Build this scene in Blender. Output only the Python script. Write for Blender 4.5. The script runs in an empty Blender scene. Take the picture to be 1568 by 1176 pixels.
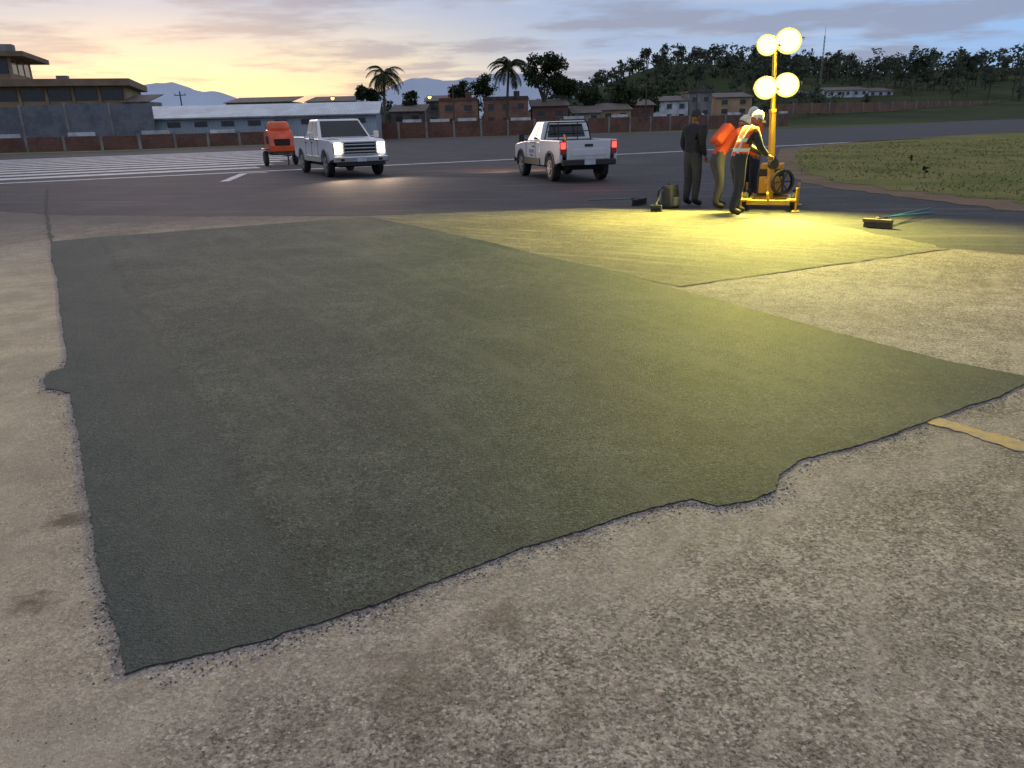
import bpy, bmesh, math, random
from math import sin, cos, pi, radians, sqrt, atan2
from mathutils import Matrix, Vector, noise
random.seed(7)
scene = bpy.context.scene
col = scene.collection

# ------------------------------------------------------------------ helpers
def link(o, parent=None):
    col.objects.link(o)
    if parent is not None:
        o.parent = parent
    return o

def empty(name, loc=(0, 0, 0), rotz=0.0):
    e = bpy.data.objects.new(name, None)
    e.empty_display_size = 0.3
    e.location = loc
    e.rotation_euler = (0, 0, rotz)
    return link(e)

class MB:
    def __init__(s):
        s.v = []; s.f = []; s.m = []
    def add(s, verts, faces, mi=0):
        b = len(s.v)
        s.v += [tuple(v) for v in verts]
        for f in faces:
            s.f.append([b + i for i in f]); s.m.append(mi)
    def box(s, c, d, mi=0, rz=0.0, M=None):
        hx, hy, hz = d[0] / 2, d[1] / 2, d[2] / 2
        vs = [Vector((x, y, z)) for z in (-hz, hz) for x, y in ((-hx, -hy), (hx, -hy), (hx, hy), (-hx, hy))]
        R = Matrix.Rotation(rz, 3, 'Z') if M is None else M
        vs = [R @ v + Vector(c) for v in vs]
        s.add(vs, [(3, 2, 1, 0), (4, 5, 6, 7), (0, 1, 5, 4), (1, 2, 6, 5), (2, 3, 7, 6), (3, 0, 4, 7)], mi)
    def tube(s, pts, rads, n=8, mi=0, cap=True):
        pts = [Vector(p) for p in pts]
        if not isinstance(rads, (list, tuple)):
            rads = [rads] * len(pts)
        vs = []; fs = []
        for i, p in enumerate(pts):
            a = pts[max(i - 1, 0)]; b = pts[min(i + 1, len(pts) - 1)]
            t = (b - a).normalized()
            up = Vector((0, 0, 1)) if abs(t.z) < 0.9 else Vector((1, 0, 0))
            u = t.cross(up).normalized(); w = t.cross(u)
            for k in range(n):
                an = 2 * pi * k / n
                vs.append(p + (u * cos(an) + w * sin(an)) * rads[i])
        for i in range(len(pts) - 1):
            for k in range(n):
                a = i * n + k; b = i * n + (k + 1) % n
                fs.append((a, b, b + n, a + n))
        if cap:
            fs.append(tuple(range(n))[::-1]); fs.append(tuple((len(pts) - 1) * n + k for k in range(n)))
        s.add(vs, fs, mi)
    def extrude_y(s, prof, y0, y1, mi=0):
        n = len(prof)
        vs = [(x, y0, z) for x, z in prof] + [(x, y1, z) for x, z in prof]
        fs = [tuple(range(n)), tuple(range(2 * n - 1, n - 1, -1))]
        for i in range(n):
            j = (i + 1) % n
            fs.append((i, i + n, j + n, j))
        s.add(vs, fs, mi)
    def lathe_y(s, prof, c, n=24, mi=0, caps=True):
        vs = []; fs = []
        for (yo, r) in prof:
            for k in range(n):
                a = 2 * pi * k / n
                vs.append((c[0] + r * cos(a), c[1] + yo, c[2] + r * sin(a)))
        for i in range(len(prof) - 1):
            for k in range(n):
                a = i * n + k; b = i * n + (k + 1) % n
                fs.append((a, b, b + n, a + n))
        if caps:
            fs.append(tuple(range(n))[::-1]); fs.append(tuple((len(prof) - 1) * n + k for k in range(n)))
        s.add(vs, fs, mi)
    def build(s, name, mats, parent=None, bevel=0, smooth=False, recalc=True):
        me = bpy.data.meshes.new(name)
        me.from_pydata(s.v, [], s.f)
        for m in (mats if isinstance(mats, (list, tuple)) else [mats]):
            me.materials.append(m)
        me.polygons.foreach_set('material_index', s.m)
        if smooth:
            me.polygons.foreach_set('use_smooth', [True] * len(s.f))
        me.update()
        if recalc:
            bm = bmesh.new(); bm.from_mesh(me)
            bmesh.ops.recalc_face_normals(bm, faces=bm.faces)
            bm.to_mesh(me); bm.free()
        o = bpy.data.objects.new(name, me)
        link(o, parent)
        if bevel:
            b = o.modifiers.new('bevel', 'BEVEL'); b.width = bevel; b.segments = 3; b.limit_method = 'ANGLE'
            b.angle_limit = radians(35)
        return o

# ------------------------------------------------------------------ materials
class NT:
    def __init__(s, name):
        s.mat = bpy.data.materials.new(name); s.mat.use_nodes = True
        s.t = s.mat.node_tree; s.b = s.t.nodes['Principled BSDF']
    def n(s, typ, **kw):
        nd = s.t.nodes.new(typ)
        for k, v in kw.items():
            setattr(nd, k, v)
        return nd
    def l(s, a, b): s.t.links.new(a, b)
def noise_out(N, vec, scale, detail=4, rough=.55):
    t = N.n('ShaderNodeTexNoise'); t.inputs['Scale'].default_value = scale
    t.inputs['Detail'].default_value = detail; t.inputs['Roughness'].default_value = rough
    N.l(vec, t.inputs['Vector']); return t.outputs['Fac']
def ramp(N, fac, stops):
    r = N.n('ShaderNodeValToRGB'); e = r.color_ramp.elements
    while len(e) < len(stops): e.new(0.5)
    for i, (p, c) in enumerate(stops):
        e[i].position = p; e[i].color = (c[0], c[1], c[2], 1)
    N.l(fac, r.inputs[0]); return r.outputs[0]
def mixc(N, fac, a, b, mode='MIX'):
    m = N.n('ShaderNodeMix', data_type='RGBA', blend_type=mode)
    for val, idx in ((fac, 0), (a, 6), (b, 7)):
        if hasattr(val, 'links'): N.l(val, m.inputs[idx])
        elif isinstance(val, (int, float)): m.inputs[idx].default_value = val
        else: m.inputs[idx].default_value = (val[0], val[1], val[2], 1)
    return m.outputs[2]
def mth(N, op, a, b=0.0, c=None, clamp=False):
    m = N.n('ShaderNodeMath', operation=op); m.use_clamp = clamp
    for i, val in enumerate((a, b, c)):
        if val is None: continue
        if hasattr(val, 'links'): N.l(val, m.inputs[i])
        else: m.inputs[i].default_value = val
    return m.outputs[0]
def mrange(N, v, a, b, c=0.0, d=1.0, smooth=True):
    m = N.n('ShaderNodeMapRange'); m.interpolation_type = 'SMOOTHSTEP' if smooth else 'LINEAR'
    N.l(v, m.inputs[0])
    for i, x in enumerate((a, b, c, d)): m.inputs[i + 1].default_value = x
    return m.outputs[0]
def pos(N, obj=False):
    if obj: return N.n('ShaderNodeTexCoord').outputs['Object']
    return N.n('ShaderNodeNewGeometry').outputs['Position']
def postex(N, size, rot):
    # ground texture frame whose x axis points along world angle rot, stretched by size
    mp = N.n('ShaderNodeMapping', vector_type='TEXTURE'); mp.inputs['Scale'].default_value = size
    mp.inputs['Rotation'].default_value = (0, 0, rot); N.l(pos(N), mp.inputs[0]); return mp.outputs[0]
def bump(N, h, strength, dist):
    b = N.n('ShaderNodeBump'); b.inputs['Strength'].default_value = strength; b.inputs['Distance'].default_value = dist
    N.l(h, b.inputs['Height']); N.l(b.outputs[0], N.b.inputs['Normal'])

def simple(name, c, rough=.6, metal=0.0, var=.15, vs=3.0, coat=0.0, bmp=0.0, bs=30, spec=.5):
    N = NT(name); P = pos(N, obj=True)
    f = noise_out(N, P, vs, 3)
    d = [max(0, x * (1 - var)) for x in c]; u = [min(1, x * (1 + var)) for x in c]
    N.l(ramp(N, f, [(.3, d), (.7, u)]), N.b.inputs['Base Color'])
    N.b.inputs['Roughness'].default_value = rough; N.b.inputs['Metallic'].default_value = metal
    N.b.inputs['Coat Weight'].default_value = coat
    N.b.inputs['Specular IOR Level'].default_value = spec
    if bmp: bump(N, noise_out(N, P, bs, 2), bmp, .01)
    return N.mat
def emis(name, c, s):
    N = NT(name)
    N.b.inputs['Base Color'].default_value = (.05, .05, .05, 1)
    N.b.inputs['Emission Color'].default_value = (c[0], c[1], c[2], 1)
    N.b.inputs['Emission Strength'].default_value = s
    return N.mat

def asphalt(name, stops, grain=.6, gscale=110, bstr=.6, bdist=.01, tint=None, streak=None, rough=.85, stones=0.0, stonecol=(.4, .36, .32), bigs=.45):
    N = NT(name); P = pos(N)
    fine = noise_out(N, P, gscale, 2, .7)
    vor = N.n('ShaderNodeTexVoronoi'); vor.inputs['Scale'].default_value = gscale * .7; N.l(P, vor.inputs['Vector'])
    sc = N.n('ShaderNodeSeparateColor'); N.l(vor.outputs['Color'], sc.inputs[0]); rndc = sc.outputs[0]
    big = noise_out(N, P, bigs, 4, .6)
    mid = noise_out(N, P, 5.5, 4, .7)
    m = mth(N, 'ADD', mth(N, 'MULTIPLY', big, .55), mth(N, 'MULTIPLY', mid, .45))
    base = ramp(N, m, stops)
    g = mth(N, 'ADD', mth(N, 'MULTIPLY', fine, .7), mth(N, 'MULTIPLY', rndc, .3))
    gg = mrange(N, g, .28, .72, 1 - grain, 1 + grain, False)
    comb = N.n('ShaderNodeCombineColor')
    for i in range(3): N.l(gg, comb.inputs[i])
    c = mixc(N, 1.0, base, comb.outputs[0], 'MULTIPLY')
    if stones:
        sm = mth(N, 'MULTIPLY', mth(N, 'GREATER_THAN', rndc, 1 - stones), mth(N, 'LESS_THAN', vor.outputs['Distance'], .42))
        c = mixc(N, mth(N, 'MULTIPLY', sm, .75), c, stonecol)
    if streak:
        s_, rot, colr, lo, hi, amt = streak
        f = noise_out(N, postex(N, s_, rot), 1.0, 5, .7)
        c = mixc(N, mth(N, 'MULTIPLY', mrange(N, f, lo, hi), amt), c, colr)
    if tint:
        c = tint(N, c, P)
    N.l(c, N.b.inputs['Base Color'])
    N.b.inputs['Roughness'].default_value = rough
    N.b.inputs['Specular IOR Level'].default_value = .3
    bump(N, fine, bstr, bdist)
    return N.mat

def old_tint(N, c, P):
    sx = N.n('ShaderNodeSeparateXYZ'); N.l(P, sx.inputs[0])
    wn = mth(N, 'SUBTRACT', noise_out(N, P, 1.6, 4, .65), .5)
    line = mth(N, 'ADD', mth(N, 'ADD', sx.outputs[0], mth(N, 'MULTIPLY', sx.outputs[1], .57)), mth(N, 'MULTIPLY', wn, 1.8))
    left = mth(N, 'MULTIPLY', mrange(N, line, .5, -.9), mrange(N, sx.outputs[1], 12, 7.5, .3, 1))
    lt = mixc(N, mrange(N, wn, -.14, .12), (.36, .30, .24), (.56, .46, .36))
    c = mixc(N, mth(N, 'MULTIPLY', left, .68), c, lt)
    # paler worn band along the near rim of the new asphalt
    rim = mth(N, 'SUBTRACT', mth(N, 'MULTIPLY', sx.outputs[0], .52), sx.outputs[1])
    rim = mth(N, 'ADD', mth(N, 'ADD', rim, 2.55), mth(N, 'MULTIPLY', wn, 1.4))
    c = mixc(N, mth(N, 'MULTIPLY', mrange(N, mth(N, 'ABSOLUTE', mth(N, 'SUBTRACT', rim, .25)), .4, .0), .35), c, (.46, .39, .34))
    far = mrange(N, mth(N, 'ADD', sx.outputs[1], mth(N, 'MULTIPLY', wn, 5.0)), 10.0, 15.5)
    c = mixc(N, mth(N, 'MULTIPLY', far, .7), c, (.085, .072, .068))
    sn = mth(N, 'MULTIPLY', mth(N, 'SUBTRACT', noise_out(N, P, 8, 4, .75), .5), 3.2)
    for (x, y, r, a) in ((-1.97, 2.93, .12, .8), (-1.76, 2.33, .10, .75), (-.29, 1.86, .25, .5), (-.02, 2.16, .12, .5), (.12, 1.72, .16, .35)):
        d = N.n('ShaderNodeVectorMath', operation='DISTANCE'); N.l(P, d.inputs[0]); d.inputs[1].default_value = (x, y, 0)
        q = mth(N, 'ADD', d.outputs['Value'], mth(N, 'MULTIPLY', sn, r))
        c = mixc(N, mth(N, 'MULTIPLY', mrange(N, q, r, r * .1), a), c, (.11, .08, .06))
    return c
LANE = atan2(-.862, .506)
def patch_tint(N, c, P):
    sx = N.n('ShaderNodeSeparateXYZ'); N.l(P, sx.inputs[0])
    d = mth(N, 'SUBTRACT', mth(N, 'ADD', mth(N, 'MULTIPLY', sx.outputs[0], .862), mth(N, 'MULTIPLY', sx.outputs[1], .506)), .541)
    w = mth(N, 'MULTIPLY', mth(N, 'SUBTRACT', noise_out(N, P, 2.5, 3, .6), .5), .25)
    dd = mth(N, 'ADD', d, w)
    c = mixc(N, mrange(N, dd, .03, -.06, 0, .5), c, (.048, .061, .066))
    seam = mth(N, 'MULTIPLY', mrange(N, mth(N, 'ABSOLUTE', dd), .05, .01), mrange(N, w, -.04, .04, .1, .5))
    return mixc(N, seam, c, (.028, .033, .034))
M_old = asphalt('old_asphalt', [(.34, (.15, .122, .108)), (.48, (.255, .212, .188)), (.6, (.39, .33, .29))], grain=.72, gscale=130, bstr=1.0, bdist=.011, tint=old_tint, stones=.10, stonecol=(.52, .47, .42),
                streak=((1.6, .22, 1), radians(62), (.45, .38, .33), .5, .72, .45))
M_patch = asphalt('fresh_asphalt', [(.36, (.028, .036, .039)), (.5, (.046, .055, .057)), (.62, (.072, .081, .078))], grain=.85, gscale=115, bstr=1.0, bdist=.013, rough=.75, stones=.04, stonecol=(.15, .16, .155), bigs=.8,
                  streak=((3.0, .3, 1), LANE, (.084, .090, .082), .48, .7, .6), tint=patch_tint)
M_p2 = asphalt('rolled_asphalt', [(.34, (.08, .072, .058)), (.5, (.12, .108, .085)), (.64, (.18, .16, .12))], grain=.55, gscale=80, bstr=.8, bdist=.012,
               streak=((1.6, .16, 1), radians(-35), (.27, .24, .18), .47, .7, .6))
M_dark = asphalt('runway_asphalt', [(.34, (.024, .024, .030)), (.5, (.036, .036, .042)), (.66, (.056, .054, .058))], grain=.35, gscale=40, bstr=.4, bdist=.01,
                 streak=((5, .45, 1), radians(-12), (.14, .11, .10), .5, .7, .6), rough=.8)

def grassmat(name, stops, sc=1.2):
    N = NT(name); P = pos(N)
    f = mth(N, 'ADD', mth(N, 'MULTIPLY', noise_out(N, P, sc * .12, 4, .65), .6), mth(N, 'MULTIPLY', noise_out(N, P, sc * 6, 3, .7), .4))
    N.l(ramp(N, f, stops), N.b.inputs['Base Color'])
    N.b.inputs['Roughness'].default_value = .95; N.b.inputs['Specular IOR Level'].default_value = .1
    bump(N, noise_out(N, P, 14, 3, .7), .9, .05)
    return N.mat
M_ground = grassmat('wild_grass', [(.35, (.035, .055, .018)), (.5, (.07, .09, .028)), (.65, (.12, .12, .045))])
M_grass = grassmat('dry_lawn', [(.36, (.09, .11, .03)), (.47, (.15, .16, .045)), (.56, (.22, .19, .07)), (.66, (.29, .20, .115))], 3.0)
M_soil = grassmat('dusty_soil', [(.35, (.14, .10, .065)), (.55, (.22, .155, .105)), (.7, (.13, .12, .05))], 5)
M_hill = grassmat('hill_scrub', [(.35, (.02, .032, .014)), (.5, (.035, .05, .02)), (.65, (.07, .075, .03))], .4)

def worn_paint(name, c, lo=.36, hi=.5, under=(.05, .05, .05), sc=2.0):
    N = NT(name); P = pos(N)
    f = mth(N, 'ADD', mth(N, 'MULTIPLY', noise_out(N, P, sc, 4, .7), .6), mth(N, 'MULTIPLY', noise_out(N, P, sc * 20, 3, .7), .4))
    N.l(mixc(N, mrange(N, f, lo, hi), under, c), N.b.inputs['Base Color'])
    N.b.inputs['Roughness'].default_value = .7
    return N.mat
M_wpaint = worn_paint('white_marking_paint', (.55, .55, .57), .34, .54)
M_ypaint = worn_paint('yellow_marking_paint', (.50, .32, .08), .42, .58, (.26, .21, .17), 9)
M_crack = simple('crack_filler', (.05, .042, .036), .9)

def flat(name, pts, z, mat, jit=0.0, step=.25, thick=0.0):
    out = []
    n = len(pts)
    for i in range(n):
        a = Vector(pts[i]); b = Vector(pts[(i + 1) % n]); L = (b - a).length
        k = max(1, min(260, int(L / step))) if jit else 1
        for j in range(k):
            p = a.lerp(b, j / k)
            if jit and not (abs(p.x) > 30 or abs(p.y) > 30):
                nn = (b - a).normalized(); nn = Vector((-nn.y, nn.x))
                o = 0
                for fr, am in ((3.1, .8), (14, .55), (38, .45), (83, .4)):
                    o += noise.noise(Vector((p.x * fr, p.y * fr, z * 50 + fr))) * am
                p = p + nn * o * jit
            out.append((p.x, p.y, z))
    me = bpy.data.meshes.new(name); bm = bmesh.new()
    vs = [bm.verts.new(v) for v in out]
    f = bm.faces.new(vs)
    bm.normal_update()
    if f.normal.z < 0: f.normal_flip()
    if thick:
        es = list(f.edges)
        r = bmesh.ops.extrude_edge_only(bm, edges=es)
        for v in r['geom']:
            if isinstance(v, bmesh.types.BMVert): v.co.z -= thick
    bmesh.ops.triangulate(bm, faces=[x for x in bm.faces if len(x.verts) > 4])
    bm.to_mesh(me); bm.free(); me.materials.append(mat)
    o = bpy.data.objects.new(name, me); return link(o)

def strip_mesh(mb, pts, w, z, jit=.02, step=.12, mi=0):
    P = []
    for a, b in zip(pts[:-1], pts[1:]):
        a = Vector(a); b = Vector(b); k = max(1, int((b - a).length / step))
        for j in range(k): P.append(a.lerp(b, j / k))
    P.append(Vector(pts[-1]))
    vs = []; fs = []
    for i, p in enumerate(P):
        t = (P[min(i + 1, len(P) - 1)] - P[max(i - 1, 0)]).normalized(); nn = Vector((-t.y, t.x))
        c = p + nn * noise.noise(Vector((p.x * 4, p.y * 4, 5))) * jit * 2
        ww = w * (.3 + 1.1 * random.random()) if jit else w
        vs += [(c.x + nn.x * ww / 2, c.y + nn.y * ww / 2, z), (c.x - nn.x * ww / 2, c.y - nn.y * ww / 2, z)]
    for i in range(len(P) - 1): fs.append((2 * i, 2 * i + 1, 2 * i + 3, 2 * i + 2))
    mb.add(vs, fs, mi)

# ------------------------------------------------------------------ ground & pavements
flat('ground', [(-6000, -300), (6000, -300), (6000, 6000), (-6000, 6000)], -.004, M_ground)
flat('runway_pavement', [(-150, -60), (300, -60), (300, 330), (123, 186), (64, 126), (37, 109), (12, 113), (-18, 110), (-28, 92), (-40, 82), (-56, 82), (-150, 66)], .0, M_dark)
flat('apron_pavement', [(-29, 22.5), (-11.5, 17.5), (-9.7, 16.4), (-6.2, 15.35), (-2.6, 14.6), (1.6, 15.0), (3.85, 13.9), (5.46, 9.3), (6.05, 8.7), (8.6, 7.4), (10, 3), (10, -15), (-29, -15)], .004, M_old, .12, .1)
flat('second_asphalt_patch', [(-2.61, 14.42), (-.97, 14.81), (1.56, 14.95), (3.81, 13.9), (4.92, 12.13), (5.46, 9.27), (3.5, 8.35), (1.71, 7.46), (1.24, 8.2), (.57, 9.2), (-.26, 10.7), (-1.38, 12.5)], .008, M_p2, .07, .08)
left = [(-7.28, 12.1), (-6.17, 10.19), (-5.27, 8.73), (-4.45, 7.31), (-3.7, 6.04), (-3.35, 5.46), (-3.24, 5.21), (-3.29, 5.14), (-3.25, 4.96), (-3.11, 4.75), (-3.0, 4.7), (-2.88, 4.63), (-2.62, 4.21), (-2.27, 3.63), (-2.0, 3.17), (-1.69, 2.65), (-1.49, 2.33), (-1.33, 2.09), (-1.23, 1.92)]
bot = [(-1.15, 1.97), (-1.0, 2.01), (-.85, 2.06), (-.75, 2.12), (-.62, 2.19), (-.49, 2.25), (-.34, 2.36), (-.15, 2.49), (.02, 2.6), (.21, 2.69), (.39, 2.79), (.6, 2.9), (.78, 2.97), (.88, 2.9), (1.04, 2.95), (1.18, 3.04), (1.24, 3.19), (1.42, 3.36), (1.7, 3.47), (1.97, 3.62), (2.26, 3.79), (2.59, 3.99), (2.87, 4.13), (3.15, 4.34)]
top = [(3.26, 4.47), (2.95, 4.83), (2.71, 5.25), (2.44, 5.78), (2.12, 6.43), (1.68, 7.31), (1.24, 8.3), (.57, 9.3), (-.26, 10.81), (-1.38, 12.59), (-2.61, 14.42), (-4.4, 13.63), (-5.83, 12.89), (-6.74, 12.51)]
flat('fresh_asphalt_patch', left + bot + top, .012, M_patch, .013, .011, .005)
right_lawn = [(14.5, 41.4), (21.3, 48.7), (32, 57), (40.9, 62.1), (80, 85), (290, 190), (290, -50), (14, -50), (11, 3), (9.4, 9), (8.59, 12.67), (8.15, 15.36), (7.72, 17.39), (7.53, 19.65), (8.6, 24.2), (11.5, 33.2)]
flat('grass_verge_soil', right_lawn, .006, M_soil, .35, .4)
flat('grass_field', [(15.4, 41.0), (21.9, 47.9), (32.6, 56.2), (41.4, 61.3), (80, 84), (289, 188), (289, -49), (16, -49), (12.5, 3), (10.6, 9), (9.7, 12.67), (9.1, 15.36), (8.6, 17.39), (8.3, 19.65), (9.2, 24.2), (12.2, 33.0)], .012, M_grass, .5, .3)
flat('grass_strip', [(-150, 62), (-56, 77), (-40, 78), (-27, 88), (-15, 107.5), (12, 110), (37, 106), (37, 109.5), (12, 114), (-18, 111), (-28, 93), (-40, 83), (-56, 83), (-150, 67)], .012, M_grass, .0)

mk = MB()
d = Vector((.885, .466)).normalized(); nrm = Vector((-d.y, d.x))
strip_mesh(mk, [(-75, 3.0), (-18.5, 28.5), (-11.3, 31.7), (-5.1, 34.7), (9.2, 41.5), (24, 50.2), (39.7, 60.6), (120, 106)], .55, .006, 0, 5)
for i in range(11):
    e0 = Vector((-11.0, 35.2)) + Vector((-.34, 2.9)) * i * 1.12
    w = 1.55
    a = e0; b = e0 - d * 32
    vs = [a, b, b + nrm * w, a + nrm * w]
    mk.add([(p.x, p.y, .006) for p in vs], [(0, 1, 2, 3)])
mk.build('runway_marking', M_wpaint)
mk = MB()
strip_mesh(mk, [(-9.5, 26.2), (-10.4, 30.9)], .3, .006, 0, 1)
strip_mesh(mk, [(-10.4, 31.05), (-9.6, 31.35)], .35, .006, 0, 1)
mk.build('taxiway_marking', M_wpaint)
flat('faded_yellow_line', [(2.34, 3.86), (2.75, 3.25), (3.6, 2.0), (3.52, 1.92), (2.62, 3.18), (2.26, 3.78)], .008, M_ypaint, .03, .02)
cr = MB()
strip_mesh(cr, [(5.46, 9.27), (5.99, 8.69), (8.4, 7.5)], .03, .0125)
strip_mesh(cr, [(1.71, 7.46), (3.3, 8.25), (5.46, 9.27)], .022, .0125)
strip_mesh(cr, [(3.26, 4.47), (3.6, 4.15), (4.2, 3.6)], .02, .0125)
strip_mesh(cr, [(-14.6, 24.7), (-11, 18.4), (-7.28, 12.1)], .05, .0125)
cr.build('pavement_joint', M_crack)
gr = MB(); rg = random.Random(21)
def stone(x, y, z, s):
    vs = []
    for k in range(5):
        a = 2 * pi * k / 5 + rg.uniform(-.3, .3); q = s * rg.uniform(.7, 1.2); vs.append((x + q * cos(a), y + q * sin(a), z))
    vs.append((x + rg.uniform(-.3, .3) * s, y + rg.uniform(-.3, .3) * s, z + s * rg.uniform(.5, 1.0)))
    gr.add(vs, [(k, (k + 1) % 5, 5) for k in range(5)], rg.choice((0, 0, 1)))
for i in range(1800):
    y = 1.3 + 5 * rg.random() ** 1.8; x = rg.uniform(-.75, .8) * (y + .6); stone(x, y, .004, rg.uniform(.0015, .0045))
edge = bot + [(3.26, 4.47)]
for i in range(1700):
    k = rg.randrange(len(edge) - 1); p = Vector(edge[k]).lerp(Vector(edge[k + 1]), rg.random()); stone(p.x + rg.gauss(.01, .035), p.y + rg.gauss(-.025, .035), .0045, rg.uniform(.002, .006))
for i in range(1100):
    k = rg.randrange(5, len(left) - 1); p = Vector(left[k]).lerp(Vector(left[k + 1]), rg.random()); stone(p.x + rg.gauss(-.015, .035), p.y + rg.gauss(0, .03), .0045, rg.uniform(.002, .006))
gr.build('loose_gravel', [simple('dark_grit', (.06, .06, .058), .8, var=.4, vs=40), simple('pale_grit', (.5, .45, .4), .8, var=.3, vs=40)], recalc=False)

# ------------------------------------------------------------------ buildings
def brickmat(name, c1, c2, mort, scale=1.0):
    N = NT(name)
    s = N.n('ShaderNodeSeparateXYZ'); N.l(N.n('ShaderNodeNewGeometry').outputs['Position'], s.inputs[0])
    cb = N.n('ShaderNodeCombineXYZ'); N.l(mth(N, 'ADD', s.outputs[0], s.outputs[1]), cb.inputs[0]); N.l(s.outputs[2], cb.inputs[1])
    br = N.n('ShaderNodeTexBrick'); N.l(cb.outputs[0], br.inputs['Vector'])
    br.inputs['Color1'].default_value = (*c1, 1); br.inputs['Color2'].default_value = (*c2, 1); br.inputs['Mortar'].default_value = (*mort, 1)
    br.inputs['Scale'].default_value = scale; br.inputs['Brick Width'].default_value = .4; br.inputs['Row Height'].default_value = .2
    br.inputs['Mortar Size'].default_value = .015
    f = noise_out(N, pos(N), .6, 4, .7)
    c = mixc(N, mrange(N, f, .42, .66, 0, .7), br.outputs[0], (c1[0] * .45, c1[1] * .5, c1[2] * .55))
    N.l(c, N.b.inputs['Base Color']); N.b.inputs['Roughness'].default_value = .9
    return N.mat
M_brick = brickmat('red_brick', (.17, .07, .05), (.12, .05, .038), (.15, .12, .10))
M_brick2 = brickmat('house_brick', (.30, .145, .10), (.24, .11, .08), (.22, .18, .15))
M_block = brickmat('concrete_block', (.17, .185, .21), (.145, .16, .185), (.12, .13, .15))
M_conc = simple('weathered_concrete', (.20, .195, .19), .9, var=.35, vs=.7)
M_wwall = simple('whitewashed_block', (.46, .48, .52), .9, var=.35, vs=.8)
M_tan = simple('tan_plaster', (.36, .25, .15), .9, var=.25, vs=.4)
M_roofr = simple('roof_fascia', (.19, .13, .09), .8, var=.3, vs=.5)
M_wind = simple('window_glass', (.02, .022, .028), .15, var=.3)
M_tin = simple('rusty_tin_roof', (.085, .065, .058), .7, var=.5, vs=1.2)
def corr(name, c, s):
    N = NT(name); P = pos(N, obj=True)
    w = N.n('ShaderNodeTexWave'); w.inputs['Scale'].default_value = s; w.wave_profile = 'SIN'; N.l(P, w.inputs[0])
    f = noise_out(N, P, .4, 4, .7)
    c1 = ramp(N, f, [(.35, [x * .65 for x in c]), (.65, c)])
    c2 = mixc(N, mth(N, 'MULTIPLY', w.outputs['Fac'], .35), c1, [x * .5 for x in c])
    N.l(c2, N.b.inputs['Base Color']); N.b.inputs['Roughness'].default_value = .5
    return N.mat
M_shedroof = corr('white_metal_roof', (.60, .64, .70), .8)
M_shedwall = corr('metal_cladding', (.34, .40, .48), .8)
M_wlamp = emis('warm_lamp', (1, .45, .12), 6)

def boundary(name, pts, H, M1, bay=4.0, white=.5, z0=0):
    mb = MB(); rnd = random.Random(3); k = 0
    for a, b in zip(pts[:-1], pts[1:]):
        a = Vector(a); b = Vector(b); L = (b - a).length; n = max(1, round(L / bay)); ang = atan2(b.y - a.y, b.x - a.x)
        for i in range(n):
            c = a.lerp(b, (i + .5) / n); l = L / n
            hh = H * (1 + rnd.uniform(-.03, .03))
            mb.box((c.x, c.y, z0 + hh / 2), (l - .32, .2, hh), 0, ang)
            q = a.lerp(b, i / n)
            mb.box((q.x, q.y, z0 + (hh + .12) / 2), (.3, .3, hh + .12), 1, ang)
            if white >= 0 and (k % 2 == 0 or rnd.random() < white * .4):
                mb.box((c.x, c.y, z0 + hh + .2), (l * rnd.uniform(.55, .8), .16, .4), 2, ang)
            k += 1
    mb.build(name, [M1, M_conc, M_wwall])
boundary('brick_boundary_wall', [(-150, 66), (-56, 86), (-40, 86.5), (-29, 97)], 1.45, M_brick)
boundary('brick_boundary_wall', [(-29, 97), (-19, 112), (12, 117), (40, 134), (52, 146)], 2.1, M_brick)
boundary('concrete_block_wall', [(-130, 84), (-62, 94), (-42, 96)], 5.0, M_block, 4.5, -1)

def house(name, x0, x1, y, depth, h, M1, z0=0, roof='flat', wins=2, rot=0.0, over=.35, Mr=None):
    e = empty(name, ((x0 + x1) / 2, y + depth / 2, z0), rot)
    w = x1 - x0
    b = MB(); b.box((0, 0, h / 2), (w, depth, h)); b.build('walls', M1, e)
    r = MB()
    if roof == 'flat':
        r.box((0, 0, h + .1), (w + over * 2, depth + over * 2, .2))
        r.box((0, -depth / 2, h + .35), (w + .02, .15, .3)); r.box((0, depth / 2, h + .35), (w + .02, .15, .3))
        r.tube([(w * .25, 0, h + .2), (w * .25, 0, h + 1.4)], .5, 12); r.tube([(-w * .3, 1, h), (-w * .3, 1, h + 2.2)], .04, 5)
    else:
        hh = 1.1
        r.add([(-w / 2 - over, -depth / 2 - over, h - .1), (w / 2 + over, -depth / 2 - over, h - .1), (w / 2 + over, depth / 2 + over, h + hh), (-w / 2 - over, depth / 2 + over, h + hh),
               (-w / 2 - over, -depth / 2 - over, h + .02), (w / 2 + over, -depth / 2 - over, h + .02), (w / 2 + over, depth / 2 + over, h + hh + .1), (-w / 2 - over, depth / 2 + over, h + hh + .1)],
              [(0, 1, 2, 3), (4, 5, 6, 7), (0, 1, 5, 4), (1, 2, 6, 5), (2, 3, 7, 6), (3, 0, 4, 7)])
    r.build('roof', Mr or M_tin, e)
    g = MB(); fr = MB()
    for i in range(wins):
        cx = -w / 2 + w * (i + .5) / wins
        for zz in ([h * .72] if h < 4.5 else [h * .8, h * .42]):
            g.box((cx, -depth / 2 - .01, zz), (min(1.3, w / wins * .4), .06, .9))
            fr.box((cx, -depth / 2 - .04, zz - .5), (min(1.3, w / wins * .4) + .2, .12, .08))
    g.build('window', M_wind, e)
    fr.build('sill', M_conc, e)
    return e

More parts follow.
